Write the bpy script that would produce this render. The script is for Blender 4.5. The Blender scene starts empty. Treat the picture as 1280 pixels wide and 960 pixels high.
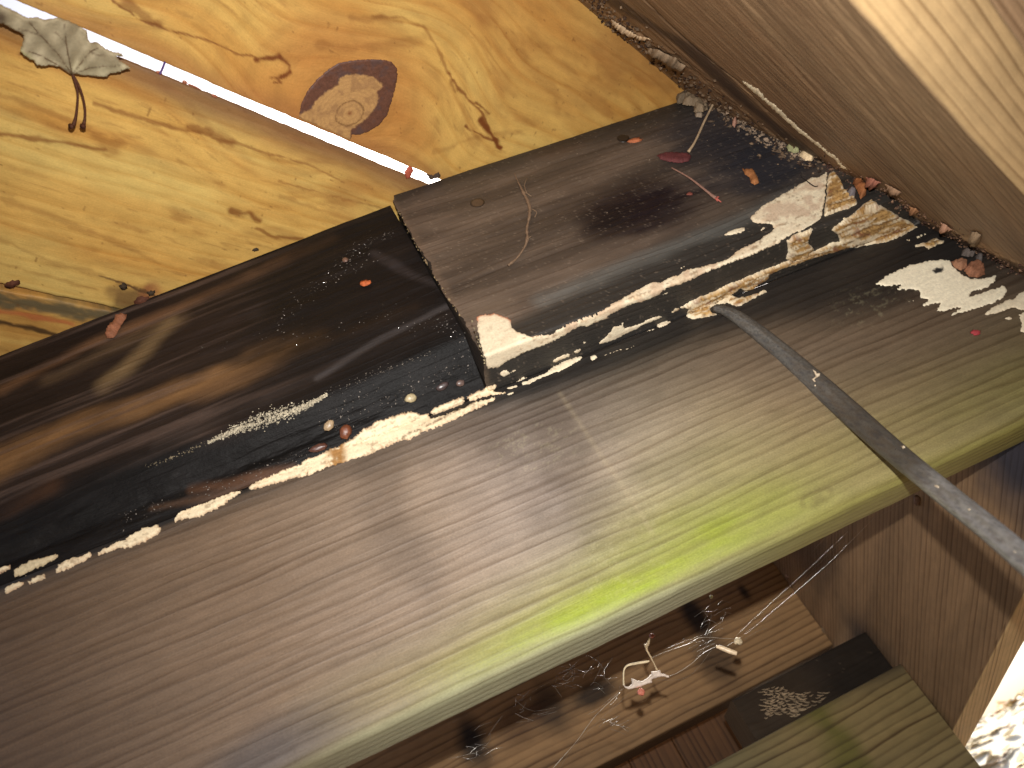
import bpy, math, random
import numpy as np
from mathutils import Matrix, Vector, geometry
random.seed(7); rs = np.random.RandomState(7)
S = bpy.context.scene
COL = S.collection
# ------------------------------------------------------------------ camera
F_PX = 1000.0                       # focal length in pixels of a 1280 px wide frame
_d1 = np.array([1060., -220., -1000.]); _d2 = np.array([4260., 1680., -1000.])
_u = _d2/np.linalg.norm(_d2); _n = np.cross(_d1, _d2); _z = -_n/np.linalg.norm(_n)
_f = np.cross(_u, _z)
R = np.stack([_u, -_f, _z])         # camera axes -> world axes (X along riser, Y away, Z up)
cam_d = bpy.data.cameras.new('camera'); cam = bpy.data.objects.new('camera', cam_d); COL.objects.link(cam)
cam_d.sensor_width = 36.0; cam_d.lens = 36.0*F_PX/1280.0
cam_d.clip_start = 0.01; cam_d.clip_end = 500
M4 = Matrix([list(R[i])+[0] for i in range(3)]+[[0, 0, 0, 1]]); cam.matrix_world = M4
cam_d.dof.use_dof = True; cam_d.dof.focus_distance = 0.56; cam_d.dof.aperture_fstop = 9.0
S.camera = cam
# ------------------------------------------------------------------ world, sun, flash
SUN_EL, SUN_AZ = math.radians(48), math.radians(25)
W = bpy.data.worlds.new('World'); S.world = W; W.use_nodes = True
wn = W.node_tree.nodes; sky = wn.new('ShaderNodeTexSky'); sky.sky_type = 'NISHITA'; sky.sun_disc = False
sky.sun_elevation = SUN_EL; sky.sun_rotation = SUN_AZ; sky.air_density = 1.0; sky.dust_density = 4.0; sky.ozone_density = 0.6
W.node_tree.links.new(sky.outputs[0], wn['Background'].inputs[0]); wn['Background'].inputs[1].default_value = 0.15
sd = bpy.data.lights.new('sun', 'SUN'); sd.energy = 5.0; sd.angle = math.radians(0.5); sd.color = (1, .95, .86)
so = bpy.data.objects.new('sun', sd); COL.objects.link(so)
sdir = Vector((math.sin(SUN_AZ)*math.cos(SUN_EL), math.cos(SUN_AZ)*math.cos(SUN_EL), math.sin(SUN_EL)))
so.rotation_euler = sdir.to_track_quat('Z', 'Y').to_euler()
# the phone's own flash: the photograph is lit by it (hard shadow of the bar, falloff to the corners)
fd = bpy.data.lights.new('camera_flash', 'SPOT'); fd.energy = 12.3; fd.shadow_soft_size = 0.004
fd.spot_size = math.radians(112); fd.spot_blend = 1.0; fd.color = (1.0, .965, .925)
fo = bpy.data.objects.new('camera_flash', fd); COL.objects.link(fo)
fpos = R@np.array([.002, .046, 0.0]); faim = R@np.array([0.02, 0.03, -1.0])
fo.location = fpos; fo.rotation_euler = (Vector(-(faim))).to_track_quat('Z', 'Y').to_euler()
S.view_settings.view_transform = 'Standard'; S.view_settings.look = 'None'; S.view_settings.exposure = 0.5; S.view_settings.gamma = 1.0
S.cycles.max_bounces = 6

# ------------------------------------------------------------------ helpers: rays
DL = np.array([.7407, .6718]); NP = np.array([-.6718, .7407])   # deck board direction / its normal in plan
def ray(px, py):
    px = np.asarray(px, float); py = np.asarray(py, float)
    v = np.stack([(px-640)/F_PX, -(py-480)/F_PX, -np.ones_like(px)], -1); return v@R.T
def onax(px, py, ax, val):
    r = ray(px, py); return r*(val/r[..., ax])[..., None]
def onpl(px, py, P, n):
    r = ray(px, py); n = np.asarray(n, float); return r*((np.asarray(P)@n)/(r@n))[..., None]
def atdepth(px, py, d): return ray(px, py)*np.asarray(d)[..., None]
def depth_of(P): return P@(R@np.array([0, 0, -1.]))
def srgb(r, g, b):
    c = np.array([r, g, b])/255.; return np.where(c <= .04045, c/12.92, ((c+.055)/1.055)**2.4)

# ------------------------------------------------------------------ helpers: noise
def _h(ix, iy, iz, s):
    n = (ix*374761393 + iy*668265263 + iz*2147483647 + s*974634777) & 0xffffffff
    n = ((n ^ (n >> 13))*1274126177) & 0xffffffff
    n = ((n ^ (n >> 16))*2246822519) & 0xffffffff
    return ((n ^ (n >> 15)) & 0xffffff)/float(0xffffff)
def vnoise(x, y, z=None, s=0):
    z = np.zeros_like(x) if z is None else z
    x, y, z = np.broadcast_arrays(x, y, z)
    xi, yi, zi = np.floor(x).astype(np.int64), np.floor(y).astype(np.int64), np.floor(z).astype(np.int64)
    fx, fy, fz = x-xi, y-yi, z-zi
    fx, fy, fz = [t*t*(3-2*t) for t in (fx, fy, fz)]
    r = 0
    for a in (0, 1):
        for b in (0, 1):
            w = (fx if a else 1-fx)*(fy if b else 1-fy)
            r = r + w*(_h(xi+a, yi+b, zi, s)*(1-fz) + _h(xi+a, yi+b, zi+1, s)*fz)
    return r
def fbm(x, y, s=0, o=4, g=.5):
    r = 0; a = 1; t = 0
    for k in range(o):
        r = r+a*vnoise(x*2**k+17.3*k, y*2**k-9.1*k, s=s+k); t += a; a *= g
    return r/t
def sm(e0, e1, x):
    t = np.clip((x-e0)/(e1-e0), 0, 1); return t*t*(3-2*t)
def mix(a, b, t): return a+(b-a)*np.asarray(t)[..., None]
def segdist(x, y, pts, closed=False):
    d = np.full(x.shape, 1e9); n = len(pts)
    for i in range(n if closed else n-1):
        ax, ay = pts[i]; bx, by = pts[(i+1) % n]
        vx, vy = bx-ax, by-ay; L = vx*vx+vy*vy+1e-18
        t = np.clip(((x-ax)*vx+(y-ay)*vy)/L, 0, 1)
        d = np.minimum(d, (x-ax-t*vx)**2+(y-ay-t*vy)**2)
    return np.sqrt(d)
def inpoly(x, y, pts):
    c = np.zeros(x.shape, bool); n = len(pts)
    for i in range(n):
        ax, ay = pts[i]; bx, by = pts[(i+1) % n]
        if ay == by: continue
        c ^= ((ay > y) != (by > y)) & (x < (bx-ax)*(y-ay)/(by-ay)+ax)
    return c
def sdf(x, y, pts):
    d = segdist(x, y, pts, True); return np.where(inpoly(x, y, pts), -d, d)

# ------------------------------------------------------------------ helpers: meshes
def tag(o, label=None, cat=None, group=None, kind=None):
    for k, v in (('label', label), ('category', cat), ('group', group), ('kind', kind)):
        if v: o[k] = v
    return o
def raw_mesh(name, V, Fc, mats=(), cols=None, lh=None, smooth=True, parent=None):
    me = bpy.data.meshes.new(name)
    V = np.asarray(V, np.float32)
    if isinstance(Fc, np.ndarray):
        k = Fc.shape[1]
        me.vertices.add(len(V)); me.vertices.foreach_set('co', V.ravel())
        me.loops.add(Fc.size); me.loops.foreach_set('vertex_index', Fc.astype(np.int32).ravel())
        me.polygons.add(len(Fc)); me.polygons.foreach_set('loop_start', np.arange(0, Fc.size, k, dtype=np.int32))
        me.update(calc_edges=True)
    else:
        me.from_pydata([tuple(map(float, v)) for v in V], [], [tuple(f) for f in Fc]); me.update()
    if cols is not None:
        a = me.color_attributes.new('Col', 'FLOAT_COLOR', 'POINT')
        a.data.foreach_set('color', np.asarray(cols, np.float32).ravel())
    if lh is not None:
        a = me.attributes.new('lh', 'FLOAT_VECTOR', 'POINT')
        a.data.foreach_set('vector', np.asarray(lh, np.float32).ravel())
    if smooth: me.polygons.foreach_set('use_smooth', np.ones(len(me.polygons), bool))
    o = bpy.data.objects.new(name, me); COL.objects.link(o)
    for m in mats: me.materials.append(m)
    if parent: o.parent = parent
    return o
def grid_faces(n, m, off=0, flip=False):
    i = np.arange(n-1)[:, None]*m+np.arange(m-1)[None, :]
    q = np.stack([i, i+1, i+m+1, i+m], -1).reshape(-1, 4)+off
    return q[:, ::-1] if flip else q
def rounded(pts, rad, ds):
    """closed 2-D profile -> dense points; rad per corner, ds per edge (spacing)"""
    out = []; n = len(pts); P = [np.array(p, float) for p in pts]
    st, en = [], []
    for i in range(n):
        a, b, c = P[i-1], P[i], P[(i+1) % n]; r = rad[i]
        d0 = (a-b)/np.linalg.norm(a-b); d1 = (c-b)/np.linalg.norm(c-b)
        st.append(b+d0*r); en.append(b+d1*r)
    for i in range(n):
        r = rad[i]
        if r > 0:
            for t in np.linspace(0, 1, 7):
                out.append((1-t)**2*st[i]+2*t*(1-t)*P[i]+t*t*en[i])
        else: out.append(P[i])
        a = en[i] if r > 0 else P[i]; b = st[(i+1) % n] if rad[(i+1) % n] > 0 else P[(i+1) % n]
        L = np.linalg.norm(b-a); k = max(1, int(L/ds[i]))
        for t in np.arange(1, k)/k: out.append(a+(b-a)*t)
    return np.array(out)
def board(name, prof, ex, ea, eb, L0, L1, dl, mat, colf, dispf=None, hoff=0., parent=None, endcol=None, endf=None, lrot=0., hf=None):
    """prof: (k,2) dense closed profile in (ea,eb); swept along ex from L0 to L1. colf(pos,l,s,nrm)->rgba."""
    ex, ea, eb = [np.array(v, float) for v in (ex, ea, eb)]
    k = len(prof); cl = np.vstack([prof, prof[:1]])
    s = np.concatenate([[0], np.cumsum(np.linalg.norm(np.diff(cl, axis=0), axis=1))])
    tg = np.roll(prof, -1, 0)-np.roll(prof, 1, 0); tg /= np.linalg.norm(tg, axis=1)[:, None]
    area = np.sum(prof[:, 0]*np.roll(prof[:, 1], -1)-prof[:, 1]*np.roll(prof[:, 0], -1))
    sg = 1 if area > 0 else -1
    nr = np.stack([tg[:, 1], -tg[:, 0]], 1)*sg
    nL = max(2, int((L1-L0)/dl)+1); l = np.linspace(L0, L1, nL)
    P2 = np.vstack([prof, prof[:1]]); N2 = np.vstack([nr, nr[:1]])
    Lg, Sg = np.meshgrid(l, s, indexing='ij')
    N = N2[:, :1]*ea+N2[:, 1:]*eb
    pos = Lg[..., None]*ex+(P2[:, :1]*ea+P2[:, 1:]*eb)[None]
    if endf is not None:
        pos = endf(pos)
    NN = np.broadcast_to(N[None], pos.shape)
    if dispf is not None:
        d = dispf(pos, Lg, Sg, NN); pos = pos+NN*d[..., None]
    C = colf(pos, Lg, Sg, NN)
    if C.shape[-1] == 3: C = np.concatenate([C, np.zeros(C.shape[:-1]+(1,))], -1)
    lh = np.stack([Lg, Sg+hoff, np.zeros_like(Lg)], -1)
    if hf is not None: lh[..., 1] = hf(pos)
    if lrot:
        lh = np.stack([Lg*math.cos(lrot)+Sg*math.sin(lrot), -Lg*math.sin(lrot)+Sg*math.cos(lrot)+hoff, lh[..., 2]], -1)
    n, m = Lg.shape
    V = pos.reshape(-1, 3); Fq = grid_faces(n, m)
    # orient
    a = np.cross(pos[0, 1]-pos[0, 0], pos[1, 0]-pos[0, 0])
    if a@NN[0, 0] < 0: Fq = Fq[:, ::-1]
    Vs = [V]; Cs = [C.reshape(-1, 4)]; Ls = [lh.reshape(-1, 3)]; Fs = [Fq]; off = len(V)
    for e in (0, n-1):
        ring = pos[e]; c = ring[:-1].mean(0)
        Vs += [ring, c[None]]
        ec = C[e]*0+np.append(endcol if endcol is not None else srgb(70, 50, 35), 0)
        Cs += [ec, ec[:1]]
        rr = (ring-c)
        lhh = np.stack([rr@eb*1.0, rr@ea+hoff, np.zeros(len(ring))], -1)
        Ls += [lhh, np.array([[0, hoff, 0]])]
        i = np.arange(m-1)
        Q = np.stack([i+off, i+1+off, np.full(m-1, off+m), np.full(m-1, off+m)], 1)
        Fs.append(Q); off += m+1
    V = np.vstack(Vs)
    quads = Fs[0]; tris = np.vstack(Fs[1:])[:, :3]
    # write mixed faces
    me = bpy.data.meshes.new(name)
    me.vertices.add(len(V)); me.vertices.foreach_set('co', V.astype(np.float32).ravel())
    li = np.concatenate([quads.ravel(), tris.ravel()]).astype(np.int32)
    ls = np.concatenate([np.arange(len(quads))*4, len(quads)*4+np.arange(len(tris))*3]).astype(np.int32)
    me.loops.add(len(li)); me.loops.foreach_set('vertex_index', li)
    me.polygons.add(len(ls)); me.polygons.foreach_set('loop_start', ls); me.update(calc_edges=True)
    a_ = me.color_attributes.new('Col', 'FLOAT_COLOR', 'POINT'); a_.data.foreach_set('color', np.vstack(Cs).astype(np.float32).ravel())
    a_ = me.attributes.new('lh', 'FLOAT_VECTOR', 'POINT'); a_.data.foreach_set('vector', np.vstack(Ls).astype(np.float32).ravel())
    sm_ = np.ones(len(ls), bool); sm_[len(quads):] = False
    me.polygons.foreach_set('use_smooth', sm_)
    me.materials.append(mat); o = bpy.data.objects.new(name, me); COL.objects.link(o)
    if parent: o.parent = parent
    return o

# ------------------------------------------------------------------ materials
def nodes(m):
    m.use_nodes = True; nt = m.node_tree; return nt, nt.nodes, nt.links, nt.nodes['Principled BSDF']
def wood(name, period=.006, dark=(.45, .38, .32), contrast=.6, dist=1.0, fiber=.35, bump=.35, rdry=.75, rwet=.28, speck=.25, spec=.4, edge=(.55, .95), grit=.0):
    m = bpy.data.materials.new(name); nt, N, L, B = nodes(m)
    def nd(t, **k):
        x = N.new(t)
        for a, v in k.items(): setattr(x, a, v)
        return x
    def math_(op, a, b=None, c=None):
        x = nd('ShaderNodeMath', operation=op)
        for i, v in enumerate((a, b, c)):
            if v is None: continue
            if isinstance(v, (int, float)): x.inputs[i].default_value = v
            else: L.new(v, x.inputs[i])
        return x.outputs[0]
    at = nd('ShaderNodeAttribute', attribute_name='lh'); col = nd('ShaderNodeAttribute', attribute_name='Col')
    sp = nd('ShaderNodeSeparateXYZ'); L.new(at.outputs['Vector'], sp.inputs[0])
    def nz(sx, sy, scale=1., det=3., rough=.55, off=0.):
        c = nd('ShaderNodeCombineXYZ'); L.new(math_('MULTIPLY', sp.outputs[0], sx), c.inputs[0]); L.new(math_('MULTIPLY', sp.outputs[1], sy), c.inputs[1]); c.inputs[2].default_value = off
        t = nd('ShaderNodeTexNoise'); t.inputs['Scale'].default_value = scale; t.inputs['Detail'].default_value = det; t.inputs['Roughness'].default_value = rough
        L.new(c.outputs[0], t.inputs['Vector']); return t.outputs['Fac']
    w1 = nz(5, 28, det=2.); w2 = nz(14, 160, det=2., off=3.)
    ph = math_('ADD', math_('MULTIPLY', sp.outputs[1], 1/period), math_('ADD', math_('MULTIPLY', w1, 5*dist), math_('MULTIPLY', w2, 1.1*dist)))
    fr = math_('FRACT', ph)
    # asymmetric ring: slow darkening, quick release
    rmp = nd('ShaderNodeValToRGB'); L.new(fr, rmp.inputs[0]); e = rmp.color_ramp.elements
    e[0].position = 0; e[0].color = (0, 0, 0, 1); e[1].position = 1; e[1].color = (0, 0, 0, 1)
    q = e.new(edge[0]); q.color = (.25, .25, .25, 1); q = e.new((edge[0]+edge[1])/2+.08); q.color = (1, 1, 1, 1); q = e.new(edge[1]); q.color = (.3, .3, .3, 1)
    rv = nz(3, 90, det=1., off=9.)                       # ring strength varies ring to ring
    ringv = math_('MULTIPLY', rmp.outputs[0], math_('MULTIPLY_ADD', rv, 2.4, -.5))
    ringv = math_('MAXIMUM', ringv, 0.0)
    fib = nz(22, 1500, det=3., rough=.6, off=5.)
    fine = nz(750, 1150, det=4., rough=.7, off=7.)
    blot = nz(60, 130, det=4., rough=.65, off=11.)
    rc = nd('ShaderNodeMix', data_type='RGBA'); L.new(math_('MULTIPLY', ringv, contrast), rc.inputs[0])
    rc.inputs[6].default_value = (1, 1, 1, 1); rc.inputs[7].default_value = (*dark, 1)
    g = math_('MULTIPLY_ADD', fib, fiber*2, 1-fiber); g2 = math_('MULTIPLY_ADD', fine, speck*2, 1-speck); g3 = math_('MULTIPLY_ADD', blot, .5, .75)
    mul = math_('MULTIPLY', math_('MULTIPLY', g, g2), g3)
    vm = nd('ShaderNodeVectorMath', operation='MULTIPLY'); L.new(col.outputs['Color'], vm.inputs[0]); L.new(rc.outputs[2], vm.inputs[1])
    vs = nd('ShaderNodeVectorMath', operation='SCALE'); L.new(vm.outputs[0], vs.inputs[0]); L.new(mul, vs.inputs['Scale'])
    L.new(vs.outputs[0], B.inputs['Base Color'])
    wet = col.outputs['Alpha']
    rr = math_('MULTIPLY_ADD', fine, .35, -.17)
    ro = math_('ADD', math_('ADD', math_('MULTIPLY', wet, rwet-rdry), rdry), rr); L.new(ro, B.inputs['Roughness'])
    B.inputs['Specular IOR Level'].default_value = spec
    h = math_('ADD', math_('MULTIPLY', ringv, -.5), math_('ADD', math_('MULTIPLY', fib, .5), math_('ADD', math_('MULTIPLY', fine, .25), math_('MULTIPLY', blot, .8))))
    if grit:
        gx = nz(420, 520, det=4., rough=.7, off=20.)
        h = math_('ADD', h, math_('MULTIPLY', math_('MULTIPLY', gx, wet), grit))
    bp = nd('ShaderNodeBump'); bp.inputs['Strength'].default_value = bump; bp.inputs['Distance'].default_value = .0012
    L.new(h, bp.inputs['Height']); L.new(bp.outputs[0], B.inputs['Normal'])
    return m
def vmat(name, rough=.8, spec=.3, nsc=900., namp=.25, bump=.3, bdist=.0006, metal=0., sss=0., rn=0.):
    """vertex colour times fine noise"""
    m = bpy.data.materials.new(name); nt, N, L, B = nodes(m)
    c = N.new('ShaderNodeAttribute'); c.attribute_name = 'Col'
    tc = N.new('ShaderNodeTexCoord'); t = N.new('ShaderNodeTexNoise'); t.inputs['Scale'].default_value = nsc; t.inputs['Detail'].default_value = 5; t.inputs['Roughness'].default_value = .65
    L.new(tc.outputs['Object'], t.inputs['Vector'])
    r = N.new('ShaderNodeMapRange'); r.inputs[1].default_value = .25; r.inputs[2].default_value = .75; r.inputs[3].default_value = 1-namp; r.inputs[4].default_value = 1+namp
    L.new(t.outputs['Fac'], r.inputs[0])
    v = N.new('ShaderNodeVectorMath'); v.operation = 'SCALE'; L.new(c.outputs['Color'], v.inputs[0]); L.new(r.outputs[0], v.inputs['Scale'])
    L.new(v.outputs[0], B.inputs['Base Color']); B.inputs['Roughness'].default_value = rough; B.inputs['Specular IOR Level'].default_value = spec; B.inputs['Metallic'].default_value = metal
    if rn:
        rr = N.new('ShaderNodeMapRange'); rr.inputs[1].default_value = .3; rr.inputs[2].default_value = .7; rr.inputs[3].default_value = rough-rn; rr.inputs[4].default_value = rough+rn
        L.new(t.outputs['Fac'], rr.inputs[0]); L.new(rr.outputs[0], B.inputs['Roughness'])
    b = N.new('ShaderNodeBump'); b.inputs['Strength'].default_value = bump; b.inputs['Distance'].default_value = bdist
    L.new(t.outputs['Fac'], b.inputs['Height']); L.new(b.outputs[0], B.inputs['Normal'])
    return m
M_riser = wood('weathered_riser_wood', period=.0060, dark=(.47, .41, .36), contrast=.72, dist=.5, fiber=.26, bump=.42, rdry=.6, rwet=.33, speck=.5, edge=(.45, .97))
M_rot = wood('wet_rotten_wood', period=.006, dark=(.6, .55, .5), contrast=.4, dist=.7, fiber=.2, bump=.45, rdry=.7, rwet=.52, speck=.4, spec=.14, grit=.6)
M_block = wood('damp_block_wood', period=.0052, dark=(.55, .48, .44), contrast=.5, dist=.8, fiber=.22, bump=.4, rdry=.65, rwet=.33, speck=.2)
M_deck = wood('yellow_pine_deck', period=.011, dark=(.72, .55, .38), contrast=.5, dist=.8, fiber=.12, bump=.26, rdry=.5, rwet=.38, speck=.24, edge=(.4, .9))
M_joist = wood('brown_joist_wood', period=.0046, dark=(.42, .35, .28), contrast=.85, dist=.35, fiber=.2, bump=.5, rdry=.7, rwet=.4, speck=.22)
M_string = wood('stringer_wood', period=.0048, dark=(.4, .32, .26), contrast=.85, dist=.3, fiber=.14, bump=.35, rdry=.75, rwet=.4, speck=.25)
M_under = wood('shaded_stair_wood', period=.0078, dark=(.33, .26, .2), contrast=.95, dist=.4, fiber=.12, bump=.3, rdry=.75, rwet=.4, speck=.2)
M_bare = vmat('bare_pale_wood', rough=.8, nsc=700, namp=.16, bump=.6, bdist=.0005)
M_debris = vmat('debris', rough=.75, nsc=1200, namp=.35, bump=.5)
M_crust = vmat('pale_mould_crust', rough=.7, nsc=2500, namp=.35, bump=.8)
M_metal = vmat('weathered_steel', rough=.42, spec=.5, nsc=700, namp=.3, bump=.35, bdist=.0004, metal=.35, rn=.16)
M_leaf = vmat('dry_leaf', rough=.7, nsc=500, namp=.15, bump=.3)
M_soil = vmat('bare_soil', rough=.95, nsc=60, namp=.14, bump=.3, bdist=.003)
M_web = vmat('spider_silk', rough=.4, nsc=900, namp=.3, bump=.0)

# ------------------------------------------------------------------ dimensions (metres)
YF, ZB, ZT = .42, .146, .318          # riser: front face, bottom, top
YB, YA, ZC = .384, .406, .505         # block front, rotten cleat front, ceiling
def q_of(pos, yf):                    # face coordinate unfolded round the lower edge
    return pos[..., 2]-np.maximum(pos[..., 1]-yf, 0)
def fpx(pts, Y=YF):                   # photo points -> (x, z) on a vertical plane
    p = np.array(pts, float); w = onax(p[:, 0], p[:, 1], 1, Y); return [(a[0], a[2]) for a in w]
def zpx(pts, z=ZC):                   # photo points -> (along, across) on the deck underside
    p = np.array(pts, float); w = onax(p[:, 0], p[:, 1], 2, z)[:, :2]; return [(a@DL, a@NP) for a in w]

# ================================================================== STRUCTURE
# ---- riser board (the big weathered plank)
green_line = fpx([(380, 925), (540, 860), (640, 812), (760, 752), (880, 690), (1000, 645), (1120, 600), (1300, 520)])
def col_riser(p, l, s, n):
    x = p[..., 0]; z = q_of(p, YF)
    xs = [-.5, -.2, -.08, .03, .10, .18, .26, .36, .5]
    cs = np.array([srgb(84, 64, 47), srgb(96, 77, 59), srgb(116, 97, 79), srgb(140, 124, 108), srgb(148, 136, 126), srgb(150, 137, 120), srgb(146, 126, 102), srgb(138, 116, 92), srgb(120, 100, 82)])  # darker to the left: flash falloff painted into the plank colour
    c = np.stack([np.interp(x, xs, cs[:, i]) for i in range(3)], -1)
    st = fbm(x*9, z*60, 3)                         # long streaks
    c = c*(.82+.36*st)[..., None]
    bl = fbm(x*16+3, z*16, 11)
    # smoky grey smears running down the face
    for (pa, wd, am) in ((fpx([(470, 590), (495, 660), (540, 740)]), .026, .42), (fpx([(690, 520), (720, 600), (740, 660)]), .030, .42), (fpx([(600, 540), (640, 590), (680, 640)]), .030, .30)):
        d = segdist(x, z, pa)+(bl-.5)*.030+(fbm(x*60, z*60, 12)-.5)*.012
        c = mix(c, srgb(88, 76, 66), sm(wd, 0, d)*am)
    c = mix(c, srgb(72, 64, 60), sm(.5, .72, fbm(x*45, z*60, 13, 5))*sm(.10, .02, np.abs(x-.13))*.16)
    c = mix(c, srgb(172, 158, 142), sm(.52, .74, fbm(x*30, z*60, 14, 5))*sm(.16, .02, np.abs(x-.14))*.16)
    # black rot along the seam: thin on the left, wide on the right
    wtop = np.interp(x, [-.3, -.05, .07, .12, .2, .28, .34, .40, .46, .5], [.006, .008, .016, .034, .046, .052, .084, .125, .15, .16])
    d = (ZT-z)
    t = sm(1., .25, d/(wtop*(.6+.8*fbm(x*14, z*42, 21))+1e-6))
    c = mix(c, srgb(38, 36, 35), t*.98)
    t2 = sm(2.9, .5, d/(wtop*(.7+.6*fbm(x*10, z*30, 25))+1e-6))
    c = mix(c, srgb(76, 66, 58), t2*.72*(1-t))
    # algae
    wob = (fbm(x*12, z*18, 31)-.5)
    gx = np.array([a for a, b in green_line]); gz = np.array([b for a, b in green_line])
    gl = np.interp(x, gx, gz)
    dd = z-gl-.004*wob
    amp = np.interp(x, [-.09, -.03, .03, .08, .2, .27, .34, .42], [0, .35, .85, 1, .95, .75, .6, .62])
    wide = np.where(dd > 0, np.interp(x, [0, .1, .16, .22, .3, .4], [.024, .036, .062, .070, .056, .050]), .02)
    olive = np.exp(-(dd/wide)**2)*amp*(.75+.5*fbm(x*22, z*70, 33))
    c = mix(c, srgb(138, 136, 70), np.clip(olive*.78, 0, 1))
    hot = np.exp(-(dd/np.where(dd > 0, .011, .008))**2)*np.interp(x, [-.02, .03, .07, .13, .17, .22, .27], [0, .4, 1, 1, .6, .3, 0])
    o9 = fpx([(890, 672)])[0]; hot = np.maximum(hot, .6*np.exp(-((x-o9[0])/.055)**2-((z-o9[1]-(x-o9[0])*.02)/.020)**2))
    hot = hot*(.25+1.2*fbm(x*40, z*160, 35, 5))
    c = mix(c, srgb(138, 156, 22), np.clip(hot*.9, 0, 1))
    # grey lower edge and the dark wet blotch at the left
    und = sm(ZB+.006, ZB-.008, z+(fbm(x*12, x*0, 37)-.5)*.008)  # pale lip, its colour raised further to offset the grazing light
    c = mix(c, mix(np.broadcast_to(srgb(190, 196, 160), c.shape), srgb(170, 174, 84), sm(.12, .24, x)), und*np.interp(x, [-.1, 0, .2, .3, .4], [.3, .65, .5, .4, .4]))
    kb = np.array(fpx([(330, 945)])[0]); rr = np.hypot((x-kb[0])/.05, (z-kb[1])/.016)
    c = mix(c, srgb(82, 76, 74), sm(1.5, .2, rr+(bl-.5)*.9)*.75)
    # pale chalky speckles
    sp = vnoise(x*900, z*1100, s=41)*vnoise(x*260, z*300, s=42)
    zone = np.zeros_like(x)
    for (cx, cy, rx, rz) in ((755, 690, .02, .02), (665, 560, .03, .02), (800, 640, .02, .015), (780, 720, .03, .008), (1090, 380, .03, .015)):
        a = fpx([(cx, cy)])[0]; zone = np.maximum(zone, np.exp(-((x-a[0])/rx)**2-((z-a[1])/rz)**2))
    c = mix(c, srgb(205, 200, 160), sm(.48, .62, sp+zone*.12)*sm(.2, .8, zone+fbm(x*30, z*30, 44)*.35)*.1)
    o = fpx([(1022, 622)])[0]; kr = np.hypot((x-o[0])/.011, (z-o[1])/.0042)+(fbm(x*120, z*200, 46)-.5)*.5
    c = mix(c, srgb(96, 84, 52), (sm(1.25, .95, kr)*sm(.6, .85, kr)*.35+sm(.35, .1, kr)*.3))
    # faint pale scratch running down the face
    sc = segdist(x, z, fpx([(700, 492), (745, 560), (790, 625), (815, 665)]))+(fbm(x*200, z*200, 45)-.5)*.0012
    c = mix(c, srgb(186, 172, 140), sm(.0030, 0, sc)*.16)
    wet = np.clip(.25+.6*t+.3*hot, 0, 1)
    return np.concatenate([np.clip(c, 0, 1), wet[..., None]], -1)
def disp_riser(p, l, s, n):
    x, z = p[..., 0], p[..., 2]
    return (fbm(x*18, z*70, 51)-.5)*.0012+(fbm(x*60, z*240, 52, 2)-.5)*.0004
prof = rounded([(YF, ZT), (YF, ZB), (YF+.038, ZB), (YF+.038, ZT)], [0, .011, .004, .002], [.0011, .002, .02, .02])
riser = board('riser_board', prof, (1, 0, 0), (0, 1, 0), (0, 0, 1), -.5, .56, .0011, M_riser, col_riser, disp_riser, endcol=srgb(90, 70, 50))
tag(riser, 'wide weathered brown plank streaked with bright green algae along its lower edge', 'plank')

# ---- block with square end (right part of the ledge)
def col_block(p, l, s, n):
    x = p[..., 0]; z = q_of(p, YB); c = np.broadcast_to(srgb(94, 81, 70), x.shape+(3,)).copy()
    st = fbm(x*10, z*110, 61); c *= (.5+1.*st)[..., None]
    c = mix(c, srgb(52, 44, 38), sm(.5, .7, fbm(x*5, z*60+4, 67))*.55)
    c = mix(c, srgb(140, 120, 100), sm(.5, .8, fbm(x*7+2, z*20, 62))*.4)
    w = fbm(x*20, z*40, 63)
    def blob(px, py, rx, rz, colr, a, rot=0.):
        nonlocal c
        o = np.array(fpx([(px, py)], YB)[0]); r = np.hypot((x-o[0])/rx, (z-o[1])/rz)+(w-.5)*.9+(fbm(x*40, z*170, 64)-.5)*.35
        m = sm(1.35, .35, r)*a; c = mix(c, colr, m); return m
    wt = blob(800, 262, .055, .04, srgb(28, 21, 26), .97)
    wt = np.maximum(wt, blob(760, 275, .03, .018, srgb(22, 18, 22), .9))
    blob(700, 180, .03, .012, srgb(100, 66, 48), .5)
    blob(900, 175, .06, .06, srgb(46, 43, 46), .85); blob(960, 205, .05, .05, srgb(36, 37, 44), .9)
    blob(800, 150, .09, .016, srgb(62, 56, 50), .7)
    top = sm(ZC-.035, ZC-.003, z+(w-.5)*.03); c = mix(c, srgb(40, 35, 31), top*.8)
    # blackened lower margin and underside
    wd = np.interp(x, [.09, .12, .2, .3, .4], [.028, .022, .036, .05, .06])
    lo = sm(1.2, .5, (z-.320)/(wd*(.7+.6*fbm(x*9, z*30, 65))))
    c = mix(c, srgb(50, 48, 45), lo*.96)
    gl = segdist(x, z, fpx([(680, 375), (800, 325), (900, 285), (1000, 240)], YB))
    c = mix(c, srgb(112, 112, 108), sm(.012, 0, gl+(w-.5)*.012)*.5)  # grey highlight on the rounded lower edge, painted into the colour
    sp = vnoise(x*1100, z*1500, s=66); c = mix(c, srgb(150, 135, 118), sm(.86, .96, sp)*.35)
    end = sm(.006, 0, x-.0975+(w-.5)*.006); c = mix(c, srgb(110, 92, 76), end*.4)
    wet = np.clip(.3+.5*lo+.5*wt, 0, 1)
    return np.concatenate([np.clip(c, 0, 1), wet[..., None]], -1)
def disp_block(p, l, s, n):
    x, z = p[..., 0], p[..., 2]
    d = (fbm(x*25, z*120, 71)-.5)*.0012
    return d
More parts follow.
